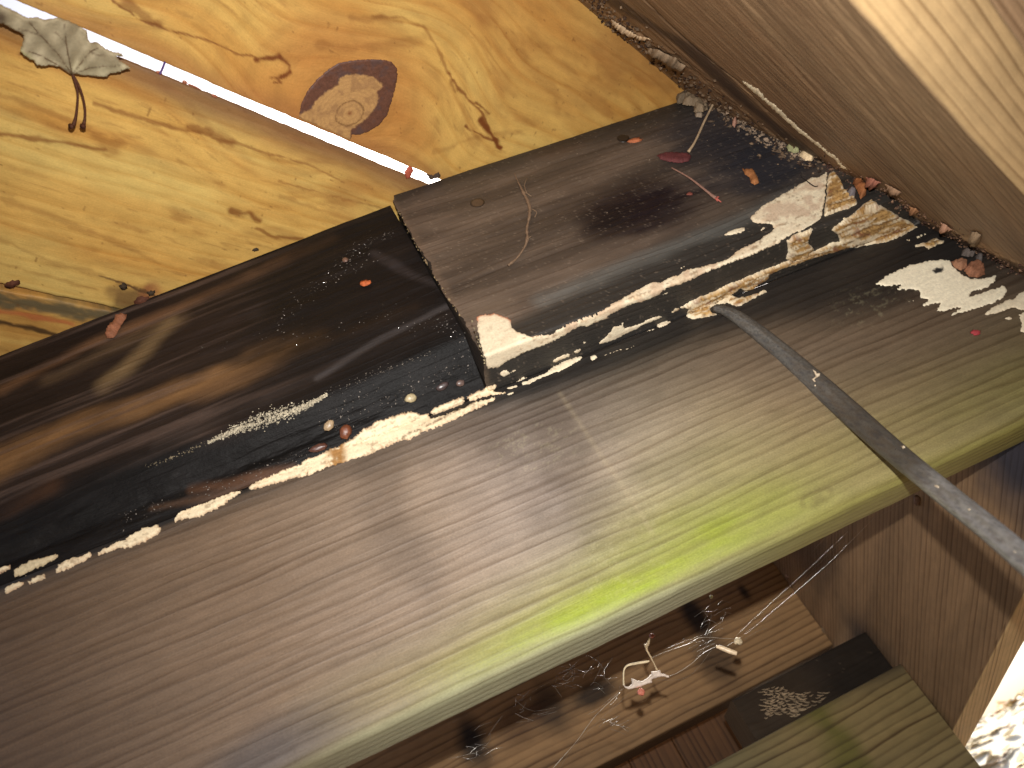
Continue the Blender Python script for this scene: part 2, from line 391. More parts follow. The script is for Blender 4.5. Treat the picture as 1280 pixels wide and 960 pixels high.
prof = rounded([(YB, ZC-.0012), (YB, ZT+.0015), (YB+.038, ZT+.0015), (YB+.038, ZC-.0012)], [.002, .003, 0, .002], [.001, .0016, .02, .02])
ROT = .0975
def block_end(pos):                       # splintered, worn end
    x, z = pos[..., 0], pos[..., 2]; n = (fbm(z*90, pos[..., 1]*60, 73, 4)-.5)*.0045+(vnoise(z*900, pos[..., 1]*100, s=74)-.5)*.0009
    chip = .004*np.exp(-((z-.503)/.006)**2)+.002*np.exp(-((z-.415)/.008)**2)
    q = pos.copy(); q[..., 0] = x+(n+chip)*np.exp(-np.maximum(x-ROT, 0)/.006); return q
block = board('ledge_block', prof, (1, 0, 0), (0, 1, 0), (0, 0, 1), ROT, .545, .001, M_block, col_block, disp_block, hoff=.3, endf=block_end, endcol=srgb(34, 27, 22))
tag(block, 'square ended grey brown timber block with a nail head, stained black along its bottom edge', 'timber block')

# ---- rotten wet cleat (left part of the ledge)
def col_cleat(p, l, s, n):
    x, z = p[..., 0], p[..., 2]
    c = np.broadcast_to(srgb(42, 33, 29), x.shape+(3,)).copy()
    st = fbm(x*6, z*70+x*6, 81); c *= (.45+1.1*st)[..., None]
    w = fbm(x*18, z*36, 82)
    def band(pts, wd, colr, a):
        nonlocal c
        d = segdist(x, z, fpx(pts, YA))+(w-.5)*wd*1.3; c = mix(c, colr, sm(wd, 0, d)*a*(.6+.8*fbm(x*8, z*150, 83)))
    band([(-40, 590), (60, 545), (180, 510), (300, 470), (400, 430)], .020, srgb(134, 100, 64), .85)
    band([(-40, 660), (0, 640), (60, 610)], .014, srgb(90, 60, 38), .6)
    band([(0, 480), (110, 430), (220, 390), (330, 350), (420, 310)], .010, srgb(112, 84, 62), .85)
    band([(60, 470), (150, 430), (230, 400)], .012, srgb(98, 80, 60), .5)
    band([(330, 400), (420, 360), (500, 330)], .012, srgb(66, 58, 56), .6)
    band([(200, 560), (300, 520), (420, 470), (560, 420)], .008, srgb(70, 60, 56), .6)
    band([(130, 480), (180, 440), (215, 405)], .012, srgb(120, 100, 72), .7)  # diagonal pale smear, a glossy streak painted into the colour
    band([(240, 500), (330, 465), (430, 430), (520, 400)], .010, srgb(92, 70, 52), .6)
    c = mix(c, srgb(96, 80, 72), sm(.52, .78, fbm(x*7, z*170, 85))*.6)
    bk = sm(-.09, .02, x+(w-.5)*.08)*.86; c = mix(c, srgb(20, 18, 18)*(.6+.8*fbm(x*9, z*160, 86))[..., None], bk)
    band([(470, 330), (520, 360), (590, 390)], .006, srgb(60, 54, 54), .5); band([(560, 400), (480, 435), (400, 480)], .004, srgb(70, 66, 66), .6)
    zc = zc_of(x); ch = sm(.010, -.008, z-zc+(w-.5)*.022)
    c = mix(c, srgb(19, 18, 18)*(.3+1.4*fbm(x*50, z*120, 84, 5))[..., None], ch*.95)
    # rusty patch in the hollow under the mould line
    band([(230, 600), (290, 590), (360, 572)], .006, srgb(92, 66, 50), .7)
    band([(180, 622), (240, 610), (300, 600)], .005, srgb(74, 56, 44), .9)
    wet = np.clip(.45+.5*bk+.5*ch+.5*(w-.5), 0, 1)
    return np.concatenate([np.clip(c, 0, 1), wet[..., None]], -1)
def zc_of(x): return .350+.10*np.maximum(-.03-x, 0)
def ya_of(x): return .393-.06*(x-.0975)
nx, ns = 620, 230
xa = np.linspace(-.5, .0968, nx); ta = np.linspace(0, 1, ns)
Xg, Tg = np.meshgrid(xa, ta, indexing='ij')
zc = zc_of(Xg)
zz = np.where(Tg < .72, ZC-.001-(ZC-.001-zc)*Tg/.72, zc-(zc-.3185)*(Tg-.72)/.28)
k = np.clip((Tg-.72)/.28, 0, 1)
yy = ya_of(Xg)+((YF-.0005-ya_of(Xg))*k**.85)
yy = yy-.0025*np.exp(-((Tg-.72)/.03)**2)*0
dz = fbm(Xg*22, zz*90, 91)-.5
fine = (fbm(Xg*90, zz*420, 92, 4)-.5)
grooves = (fbm(Xg*9, zz*260, 93, 2)-.5)
y_d = yy-dz*.0022-grooves*.0005-fine*(.0004+.0010*k*(1-k)*4)
# ragged hollow above the seam
hol = .7*np.exp(-((zz-.334)/.006)**2)*sm(.06, -.02, Xg)*(.5+.6*fbm(Xg*14, zz*60, 94))
y_d = y_d+hol*.006
y_d = np.where(Tg > .985, YF-.0006, y_d)
z_d = zz+np.where(Tg < .015, 0, (fbm(Xg*60, zz*60, 95)-.5)*.0006*(Tg < .98))

Pf = np.stack([Xg, y_d, z_d], -1)
kw = np.hanning(27); kw /= kw.sum()
for ax_ in (1, 2):                       # soften the worn arris
    sm_a = np.apply_along_axis(lambda v: np.convolve(np.pad(v, 13, 'edge'), kw, 'valid'), 1, Pf[..., ax_])
    Pf[..., ax_] += (sm_a-Pf[..., ax_])*np.exp(-((Tg-.72)/.09)**4)
c4 = col_cleat(Pf, Xg, Tg, None)
s_al = np.cumsum(np.hypot(np.diff(Pf[0, :, 1], prepend=Pf[0, 0, 1]), np.diff(Pf[0, :, 2], prepend=Pf[0, 0, 2])))
lh = np.stack([Xg, np.broadcast_to(zz*-1., Xg.shape)+.6, Xg*0], -1)
V = Pf.reshape(-1, 3); Fq = grid_faces(nx, ns)
# closing box behind (top, back, bottom, ends)
corn = []
for xx in (-.5, .0968):
    ix = 0 if xx < 0 else nx-1
    corn.append((xx, YA+.038, ZC-.001)); corn.append((xx, YA+.038, .3185))
Vb = np.array(corn); o0 = len(V)
i0, i1 = 0, (nx-1)*ns
quads = [(o0, o0+2, i1, i0), (o0+1, o0, o0+2, o0+3), (i0+ns-1, i1+ns-1, o0+3, o0+1)]
tr = [(o0, o0+1, i0+ns-1, i0), (i1, i1+ns-1, o0+3, o0+2)]
Fall = [tuple(f) for f in Fq[:, ::-1]]+quads+tr
Call = np.vstack([c4.reshape(-1, 4), np.tile(np.append(srgb(40, 30, 24), .3), (4, 1))])
Lall = np.vstack([lh.reshape(-1, 3), np.zeros((4, 3))])
cleat = raw_mesh('rotten_cleat', np.vstack([V, Vb]), Fall, (M_rot,), Call, Lall)
tag(cleat, 'wet black rotten timber cleat with pale scraped wood along its lower seam', 'timber cleat')

# ---- deck boards of the ceiling
KN = np.array(zpx([(437, 128)])[0])
knot_out = zpx([(374, 139), (378, 122), (388, 107), (402, 92), (420, 80), (440, 75), (465, 73), (487, 75), (497, 84), (497, 100), (495, 118), (488, 136), (478, 148), (462, 160), (449, 167), (440, 165), (436, 170)])
def field(L, a):
    """across-grain field that flows round the knot"""
    u, v = (L-KN[0]), (a-KN[1])
    r = np.hypot(u/1.35, v)
    return KN[1]+v*(1-.9*np.exp(-(r/.055)**1.6))+.010*np.sin(u*38)*np.exp(-((r-.07)/.05)**2)
def stroke(L, a, pts, wd, s, am=1., z=ZC):
    P = zpx(pts); L = L+(fbm(L*130, a*130, s+50)-.5)*.004; a = a+(fbm(L*130, a*130, s+60)-.5)*.0032; d = segdist(L, a, P)+(fbm(L*110, a*220, s)-.5)*wd*1.4
    return sm(wd, wd*.15, d)*am
def col_deck(which):
    def f(p, l, s, n):
        L = p[..., :2]@DL; a = p[..., :2]@NP
        c = np.broadcast_to(srgb(203, 164, 90), L.shape+(3,)).copy()
        fl = field(L, a)
        st = fbm(L*5, fl*60, 101+which); c = mix(c, srgb(188, 138, 68), sm(.42, .75, st)*.75)
        c = mix(c, srgb(150, 104, 52), sm(.56, .8, fbm(L*30, fl*110, 106+which, 5))*.5)
        c = mix(c, srgb(128, 84, 44), sm(.66, .84, fbm(L*60, fl*380, 107+which, 4))*.35)
        c = mix(c, srgb(208, 182, 108), sm(.5, .78, fbm(L*7+5, fl*26, 105+which))*.7)
        if which == 2: c = np.clip(c*1.05, 0, 1)  # this board's colour lightened to offset the light falloff
        br = fbm(L*22, a*34, 108)
        if which == 1:
            u, v = (L-KN[0]), (a-KN[1]); r = np.hypot(u/1.25, v)
            c = mix(c, srgb(176, 120, 62), sm(.075, .03, r+(br-.5)*.03)*.75)
            # flowing rings right of the knot
            ang = np.sin((r*420)+6*fbm(L*14, a*14, 111)); c = c*(1-.07*sm(.3, .9, ang)*sm(.16, .05, r))[..., None]
            for pts, w_, am in (([(142, 0), (170, 22), (215, 38), (260, 52), (300, 68), (335, 75), (352, 70)], .0011, .8),
                                ([(320, 75), (350, 71), (362, 82), (364, 90), (350, 98), (340, 97)], .0024, 1.0), ([(345, 98), (352, 104), (342, 104)], .0016, .9),
                                ([(465, 20), (500, 22), (530, 35), (545, 60), (560, 90), (570, 115)], .0016, .55),
                                ([(560, 90), (575, 112), (592, 130), (606, 150), (612, 162)], .0017, .85), ([(600, 150), (612, 165), (626, 184)], .0030, 1.0), ([(582, 158), (600, 168), (620, 176)], .0014, .9), ([(595, 128), (612, 143)], .0022, .9),
                                ([(400, 55), (440, 62), (480, 55), (530, 50)], .005, .35), ([(440, 25), (475, 24), (500, 30)], .004, .4),
                                ([(640, 60), (665, 85), (690, 110), (700, 140)], .006, .28), ([(700, 60), (740, 80), (790, 110)], .005, .25), ([(600, 20), (640, 45), (690, 62)], .004, .3),
                                ([(740, 100), (780, 120), (800, 135)], .006, .3), ([(545, 190), (600, 170), (650, 165)], .003, .25), ([(160, 5), (180, 20), (200, 30)], .004, .6)):
                c = mix(c, srgb(112, 62, 26), stroke(L, a, pts, w_, 113)*am)
            c = mix(c, srgb(150, 100, 60), sm(.016, .0, a*0+np.abs(a-.191)-(br-.5)*.01)*.55)
            c = mix(c, srgb(166, 116, 58), sm(.12, .0, a-.028+(br-.5)*.05)*.6)
            c = mix(c, srgb(140, 94, 50), sm(.5, .7, fbm(L*16, fl*50, 109, 5))*sm(.16, .03, a)*.5)
        else:
            for pts, w_, am in (([(0, 168), (40, 173), (80, 178), (130, 188)], .0022, .75), ([(118, 170), (135, 178), (150, 180), (140, 190)], .006, .45),
                                ([(120, 130), (170, 147), (220, 160), (265, 170)], .0022, .7), ([(235, 160), (262, 165), (290, 178)], .0045, .7), ([(265, 172), (330, 190), (380, 205), (430, 228)], .0013, .6),
                                ([(350, 228), (390, 238), (440, 252), (480, 262)], .0012, .5), ([(290, 265), (312, 268), (322, 275)], .0045, .85), ([(320, 285), (345, 297), (378, 298)], .0022, .7),
                                ([(0, 120), (60, 140), (110, 160)], .003, .35), ([(0, 250), (60, 268), (140, 300), (200, 330)], .0035, .3), ([(0, 300), (60, 325), (130, 345)], .003, .3), ([(350, 245), (400, 262), (440, 275)], .003, .3), ([(0, 330), (60, 345), (120, 362)], .0025, .35)):
                c = mix(c, srgb(124, 74, 32), stroke(L, a, pts, w_, 114)*am)
            g = sm(.030, .004, a-.1975-(fbm(L*10, a*40, 115)-.5)*.014); c = mix(c, srgb(124, 88, 60), g*.85)  # shadow strip along the gap edge painted into the colour, with dirt
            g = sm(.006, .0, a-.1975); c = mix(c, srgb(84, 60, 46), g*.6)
            # fungal grey grime near the cleat
            for (px, py, r0, cc, am) in ((160, 372, .012, srgb(104, 78, 50), .8), (190, 365, .007, srgb(150, 90, 60), .6), (440, 245, .02, srgb(176, 128, 70), .35)):
                o = zpx([(px, py)])[0]; c = mix(c, cc, sm(1.5, .3, np.hypot(L-o[0], a-o[1])/r0+(fbm(L*80, a*80, 116)-.5)*1.6)*am)
            if which == 3:
                c = mix(c, srgb(168, 120, 60), sm(.3, .6, br)*.5)
                c = mix(c, srgb(104, 92, 66), stroke(L, a, [(-30, 366), (0, 372), (60, 384), (120, 394), (170, 402)], .010, 130))
                c = mix(c, srgb(176, 106, 62), stroke(L, a, [(-20, 386), (30, 394), (92, 404)], .0035, 131)*.9)
                c = mix(c, srgb(60, 42, 28), stroke(L, a, [(-20, 400), (30, 408), (70, 420), (100, 424)], .0035, 132)*.9)
                c = mix(c, srgb(206, 170, 96), stroke(L, a, [(-20, 418), (20, 428), (55, 432)], .004, 133)*.9)
            for k_ in range(9):
                c = mix(c, srgb(96, 70, 44), stroke(L, a, [(125+k_*7, 345+k_*2.2), (150+k_*6, 352+k_*2.5), (176+k_*4, 366+k_)], .0007, 134+k_)*.7)
        sp = vnoise(L*330, a*330, s=118); c = mix(c, srgb(110, 70, 34), sm(.93, .985, sp)*.6)
        c = c*(.92+.16*fbm(L*40, a*60, 119))[..., None]
        return np.concatenate([np.clip(c, 0, 1), np.full(L.shape+(1,), .35)], -1)
    return f
def disp_deck(p, l, s, n):
    L = p[..., :2]@DL; a = p[..., :2]@NP
    edge_w = (fbm(L*35, L*0+a*2, 121)-.5)*.0016+(fbm(L*200, L*0, 122)-.5)*.0008
    side = np.abs(n[..., 2]) < .85
    return np.where(side, edge_w, (fbm(L*14, a*60, 123)-.5)*.0008)
ex, ea = np.append(DL, 0), np.append(NP, 0)
deck = []
for w_, a0, a1, lab in ((1, .0035, .1915, 'yellow pine deck board with a big purple rimmed knot beside the light gap'),
                        (2, .1975, .3805, 'yellow pine deck board beneath the maple leaf, brown along the light gap'),
                        (3, .3835, .56, 'stained deck board at the left edge, beyond the dark grimy joint')):
    prof = rounded([(a0, ZC), (a0+(.017 if w_ == 2 else 0), ZC+.03), (a1, ZC+.03), (a1, ZC)], [.0025, .004, .004, .0015] if w_ != 2 else [.004, .004, .004, .004], [.003, .03, .002, .00095])
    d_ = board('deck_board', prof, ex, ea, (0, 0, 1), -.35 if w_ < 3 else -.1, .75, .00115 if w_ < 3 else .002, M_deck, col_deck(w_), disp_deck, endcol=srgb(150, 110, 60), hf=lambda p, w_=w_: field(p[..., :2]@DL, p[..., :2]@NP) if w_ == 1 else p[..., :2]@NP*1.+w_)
    tag(d_, lab, 'deck board', 'deck boards overhead'); deck.append(d_)

# ---- joist, two plies side by side
JN = np.array([-.69835864, .68518379, -.20692605]); JN /= np.linalg.norm(JN)      # visible face, measured
JN = -JN if JN@np.array([.39, .38, .43]) > 0 else JN
jex = np.array([abs(JN[1]), abs(JN[0]), 0.]); jex /= np.linalg.norm(jex)
jdn = np.cross(JN, jex); jdn = jdn if jdn[2] < 0 else -jdn                         # down the face
JP = np.array([.38932396, .382, .42629495]); JP = JP-jdn*((JP[2]-.5042)/jdn[2])*1.0
JP = JP-jex*(JP@jex)
_E = [np.array([.21880401, .14339174, .21169444]), np.array([.3391097, .25910582, .18883072])]
JL = [e@jex for e in _E]; JD = [(e-JP)@jdn for e in _E]
JW = JD[0]
def jwid(L): return JD[0]+(JD[1]-JD[0])*(L-JL[0])/(JL[1]-JL[0])
def jcoord(p):
    L = p@jex; v = p-JP; return L, v@jdn
def jpx(pts):
    P = np.array(pts, float); w = onpl(P[:, 0], P[:, 1], JP, JN); L, dn = jcoord(w); return list(zip(L, dn))
def col_joist(ply):
    def f(p, l, s, n):
        L, dn = jcoord(p)
        c = np.broadcast_to(srgb(142, 112, 82), L.shape+(3,)).copy()
        c *= (.7+.6*fbm(L*7, dn*70, 131))[..., None]
        bz = fbm(L*20, dn*40, 132)
        c = mix(c, srgb(166, 140, 106), sm(.45, .75, fbm(L*5, dn*16, 133))*.5)
        edge = segdist(L, dn, jpx([(700, -40), (860, 60), (935, 130), (1040, 215), (1120, 262), (1290, 345)]))
        c = mix(c, srgb(66, 50, 40), sm(.022, .004, edge+(bz-.5)*.02)*.85)
        o = jpx([(1000, 165)])[0]; c = mix(c, srgb(82, 56, 34), sm(1.4, .2, np.hypot((L-o[0])/.05, (dn-o[1])/.02)+(bz-.5))*.6)
        ck = segdist(L, dn, jpx([(800, -5), (830, 25), (870, 62), (920, 100), (960, 140)]))+(bz-.5)*.002
        c = mix(c, srgb(34, 24, 18), sm(.0016, .0002, ck)*.95)
        c = mix(c, srgb(152, 132, 100), sm(.80, .95, vnoise(L*160, dn*1400, s=135))*.35)
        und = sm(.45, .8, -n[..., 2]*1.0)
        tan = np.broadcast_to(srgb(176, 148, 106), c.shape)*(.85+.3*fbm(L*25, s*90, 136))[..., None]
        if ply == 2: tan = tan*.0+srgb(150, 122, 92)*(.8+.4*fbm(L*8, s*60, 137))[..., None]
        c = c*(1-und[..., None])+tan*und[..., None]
        return np.concatenate([np.clip(c, 0, 1), np.full(L.shape+(1,), .3)], -1)
    return f
def disp_joist(p, l, s, n):
    L, dn = jcoord(p); ck = segdist(L, dn, jpx([(800, -5), (830, 25), (870, 62), (920, 100), (960, 140)]))
    rough = segdist(L, dn, jpx([(700, -20), (860, 80), (935, 150), (1040, 215), (1290, 340)]))
    return (fbm(L*8, dn*260, 141, 3)-.5)*.0010-.0018*sm(.002, 0, ck)+(fbm(L*110, dn*220, 142)-.5)*.004*sm(.02, 0, rough)
def jend(pos):
    L, dn = jcoord(pos); pos = pos+jdn*(np.clip(dn/JW, 0, 1.2)*(jwid(np.clip(L, 0, .6))-JW))[..., None]
    over = np.maximum(pos[..., 1]-(YF-.0012), 0)          # the far end butts against the riser
    return pos-over[..., None]/jex[1]*jex
jin = -JN
for ply in (1, 2):
    t0 = .0385*(ply-1); top = 0 if ply == 1 else .012; bot = JW if ply == 1 else JW-.003
    tz = max(0, (jin[2])*(t0+.038))/abs(jdn[2])+.0005        # keep the back top corner under the deck
    prof = rounded([(top, t0), (bot, t0), (bot, t0+.038), (top+tz, t0+.038)], [0, .003, .003, 0], [.0013 if ply == 1 else .004, .0013 if ply == 1 else .003, .03, .03])
    prof = prof+np.array([JP@jdn, JP@jin])
    jo = board('joist', prof, jex, jdn, jin, -.12, .72, .0013 if ply == 1 else .003, M_joist, col_joist(ply), disp_joist if ply == 1 else None, endf=jend, hoff=.7*ply)
    tag(jo, 'brown grooved joist crossing the upper right with a pale tan lower edge' if ply == 1 else 'second joist ply with duller edge at the far upper right corner', 'joist', 'doubled joist')
    if ply == 1: joist = jo

# ---- far stringer on the right (grain running down)
XK = .413
KS = math.atan(.177)
kx, kb = np.array([0, math.cos(KS), -math.sin(KS)]), np.array([0, math.sin(KS), math.cos(KS)])
def kpx(pts):
    P = np.array(pts, float); w = onax(P[:, 0], P[:, 1], 0, XK); return [(a@kx, a@kb) for a in w]
kbot = np.mean([b for a, b in kpx([(1250, 800), (1178, 941)])])
def col_k(p, l, s, n):
    L, b = p@kx, p@kb
    c = np.broadcast_to(srgb(142, 113, 82), L.shape+(3,)).copy()*(.7+.6*fbm(L*6, b*60, 151))[..., None]
    bz = fbm(L*25, b*25, 152)
    for (px, py, r0, cc, am) in ((1275, 575, .05, srgb(38, 40, 52), .95), (1080, 800, .035, srgb(46, 40, 42), .7), (1010, 690, .05, srgb(62, 50, 44), .5), (1165, 900, .03, srgb(66, 62, 28), .6)):
        o = kpx([(px, py)])[0]; c = mix(c, cc, sm(1.5, .3, np.hypot(L-o[0], b-o[1])/r0+(bz-.5))*am)
    und = sm(.4, .8, -n[..., 2]); c = mix(c, srgb(226, 198, 146), und*.95)  # underside painted paler, standing in for light on the rim
    
    return np.concatenate([np.clip(c, 0, 1), np.full(L.shape+(1,), .25)], -1)
prof = rounded([(XK, kbot), (XK+.038, kbot), (XK+.038, .50), (XK, .50)], [.0025, .003, .003, .003], [.003, .03, .03, .002])
kst = board('stair_stringer', prof, kx, (1, 0, 0), kb, .41, 1.05, .002, M_string, col_k, lambda p, l, s, n: (fbm(p@kx*10, p@kb*60, 155)-.5)*.001, lrot=.21)
tag(kst, 'dark brown stringer at the right, lit tan along its lower edge above the leaf litter', 'stringer')

# ---- rear riser
def col_r(p, l, s, n):
    x, z = p[..., 0], p[..., 2]
    c = np.broadcast_to(srgb(158, 124, 84), x.shape+(3,)).copy()*(.72+.55*fbm(x*5, z*50, 161))[..., None]
    bz = fbm(x*22, z*22, 162)
    for (px, py, rx, rz, cc, am) in ((590, 925, .016, .03, srgb(26, 22, 20), .95), (690, 890, .02, .03, srgb(40, 30, 22), .8), (745, 865, .03, .012, srgb(34, 24, 16), .9), (870, 770, .012, .03, srgb(34, 30, 28), .9), (650, 900, .03, .02, srgb(80, 52, 30), .6), (930, 740, .006, .012, srgb(30, 24, 20), .9), (900, 830, .02, .03, srgb(50, 36, 24), .7)):
        o = fpx([(px, py)], .90)[0]; c = mix(c, cc, sm(1.5, .3, np.hypot((x-o[0])/rx, (z-o[1])/rz)+(bz-.5)*.9)*am)
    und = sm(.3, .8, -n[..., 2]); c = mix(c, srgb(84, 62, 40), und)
    return np.concatenate([np.clip(c, 0, 1), np.full(x.shape+(1,), .2)], -1)
prof = rounded([(.90, .42), (.90, .176), (.938, .176), (.938, .42)], [.002, .004, .003, .003], [.002, .004, .03, .03])
rr_ = board('riser_board', prof, (1, 0, 0), (0, 1, 0), (0, 0, 1), -.5, XK-.001, .002, M_under, col_r, None, hoff=.15)
tag(rr_, 'shaded brown board with bold grain, behind the cobwebs under the green edged plank', 'plank')

# ---- lower riser (green) and its cleat
def col_lr(p, l, s, n):
    x, z = p[..., 0], p[..., 2]
    c = np.broadcast_to(srgb(134, 118, 78), x.shape+(3,)).copy()*(.75+.5*fbm(x*6, z*60, 171))[..., None]
    bz = fbm(x*16, z*16, 172)
    c = mix(c, srgb(92, 92, 28), sm(.03, .0, np.abs(x-.315+(bz-.5)*.08))*.75)
    c = mix(c, srgb(48, 40, 34), sm(.018, 0, .116-z+(bz-.5)*.012)*.7*sm(.3, .42, x))
    c = mix(c, srgb(90, 94, 70), sm(.3, .2, x)*.4)
    return np.concatenate([np.clip(c, 0, 1), np.full(x.shape+(1,), .2)], -1)
prof = rounded([(.80, .1145), (.80, -.07), (.838, -.07), (.838, .1145)], [.003, .004, .003, .003], [.002, .004, .03, .03])
lr = board('riser_board', prof, (1, 0, 0), (0, 1, 0), (0, 0, 1), -.3, XK-.001, .002, M_under, col_lr, None, hoff=.5)
tag(lr, 'dim olive green stained plank at the bottom right, below the black cleat', 'plank')
def col_lc(p, l, s, n):
    x, z = p[..., 0], p[..., 2]
    c = np.broadcast_to(srgb(60, 50, 40), x.shape+(3,)).copy()*(.6+.8*fbm(x*14, z*40, 181))[..., None]
    c = mix(c, srgb(30, 27, 25), sm(.31, .36, x)*.7); c = mix(c, srgb(90, 78, 66), sm(.95, .99, vnoise(x*600, z*600, s=182))*.8)
    return np.concatenate([np.clip(c, 0, 1), np.full(x.shape+(1,), .4)], -1)
prof = rounded([(.818, .158), (.818, .115), (.872, .115), (.872, .158)], [.003, .0, .003, .003], [.0015, .01, .03, .01])
lc = board('cleat', prof, (1, 0, 0), (0, 1, 0), (0, 0, 1), .252, XK-.001, .0015, M_rot, col_lc, lambda p, l, s, n: (fbm(p[..., 0]*40, p[..., 2]*40, 183)-.5)*.002, endcol=srgb(84, 68, 52))
tag(lc, 'small black end cleat with a patch of pale flaky mould, in the lower right corner', 'timber cleat')
# ---- two upright slats seen below the rear riser
for i, (x0, x1) in enumerate(((-.02, .1665), (.1672, .2245), (.2252, .34))):
    prof = rounded([(x0, 1.02), (x1, 1.02), (x1, 1.045), (x0, 1.045)], [.002]*4, [.003, .03, .03, .03])
    def col_sl(p, l, s, n):
        c = np.broadcast_to(srgb(92, 66, 42), l.shape+(3,))*(.6+.7*fbm(p[..., 0]*120, l*8, 191+i))[..., None]
        return np.concatenate([c, np.full(l.shape+(1,), .2)], -1)
    o = board('upright_slat', prof, (0, 0, 1), (1, 0, 0), (0, 1, 0), -.25, .3, .006, M_under, col_sl, None, endcol=srgb(60, 44, 30))
    tag(o, ['broad upright slat in shadow, leftmost behind the rear board', 'narrow upright slat in the dark gap beside the black cleat', 'upright slat hidden behind the black cleat'][i], 'slat', 'upright slats at the back')

# ================================================================== DRAPED PATCHES (scraped pale wood, paint, mould)
def hit_ledge(px, py):
    """first surface of block / cleat / riser met by the sight line; returns point and outward normal"""
    px = np.asarray(px, float); py = np.asarray(py, float)
    P = onax(px, py, 1, YF); Nn = np.zeros_like(P); Nn[:] = (0, -1, 0)
    # block underside
    Q = onax(px, py, 2, ZT+.0015); m = (Q[..., 0] > ROT) & (Q[..., 1] > YB) & (Q[..., 1] < YF+1e-6)
    P = np.where(m[..., None], Q, P); Nn = np.where(m[..., None], np.array([0, 0, -1.]), Nn)
    Q = onax(px, py, 1, YB); m = (Q[..., 0] > ROT) & (Q[..., 2] > ZT+.0015)
    P = np.where(m[..., None], Q, P); Nn = np.where(m[..., None], np.array([0, -1., 0]), Nn)
    # cleat chamfer then its face
    Q = P.copy(); r = ray(px, py)
    for _ in range(6):
        xq = np.clip(Q[..., 0], -.5, ROT); ya, zq = ya_of(xq), zc_of(xq); dy, dzq = YF-.0005-ya, .3185-zq
        # line in (y, z): (y-ya)*dzq-(z-zq)*dy = 0
        t = (ya*dzq-zq*dy)/(r[..., 1]*dzq-r[..., 2]*dy); Q = r*t[..., None]
    n = np.stack([0*dy, dzq, -dy], -1); n /= np.linalg.norm(n, axis=-1)[..., None]
    m = (Q[..., 0] < ROT) & (Q[..., 2] > .3185) & (Q[..., 2] <= zc_of(Q[..., 0])+.002)
    P = np.where(m[..., None], Q, P); Nn = np.where(m[..., None], n, Nn)
    na = np.array([-.06, -1., 0]); na /= np.linalg.norm(na)
    Q = onpl(px, py, np.array([.0975, .393, .4]), na); m = (Q[..., 0] < ROT) & (Q[..., 2] > zc_of(Q[..., 0]))
    P = np.where(m[..., None], Q, P); Nn = np.where(m[..., None], na, Nn)
    return P, Nn
def hit_deck(px, py):
    P = onax(px, py, 2, ZC); N_ = np.zeros_like(P); N_[:] = (0, 0, -1); return P, N_
def hit_joist(px, py):
    P = onpl(px, py, JP, JN); N_ = np.zeros_like(P); N_[:] = JN; return P, N_
def hit_lc(px, py):
    P = onax(px, py, 1, .818); N_ = np.zeros_like(P); N_[:] = (0, -1, 0); return P, N_
def refine(poly, step, jit, rng):
    out = []; n = len(poly)
    for i in range(n):
        a = np.array(poly[i], float); b = np.array(poly[(i+1) % n], float); L = np.linalg.norm(b-a); k = max(1, int(L/step))
        nrm = np.array([-(b-a)[1], (b-a)[0]])/(L+1e-9)
        for j in range(k):
            out.append(a+(b-a)*j/k+nrm*rng.uniform(-jit, jit)*(j > 0)+rng.uniform(-jit*.3, jit*.3, 2))
    return np.array(out)
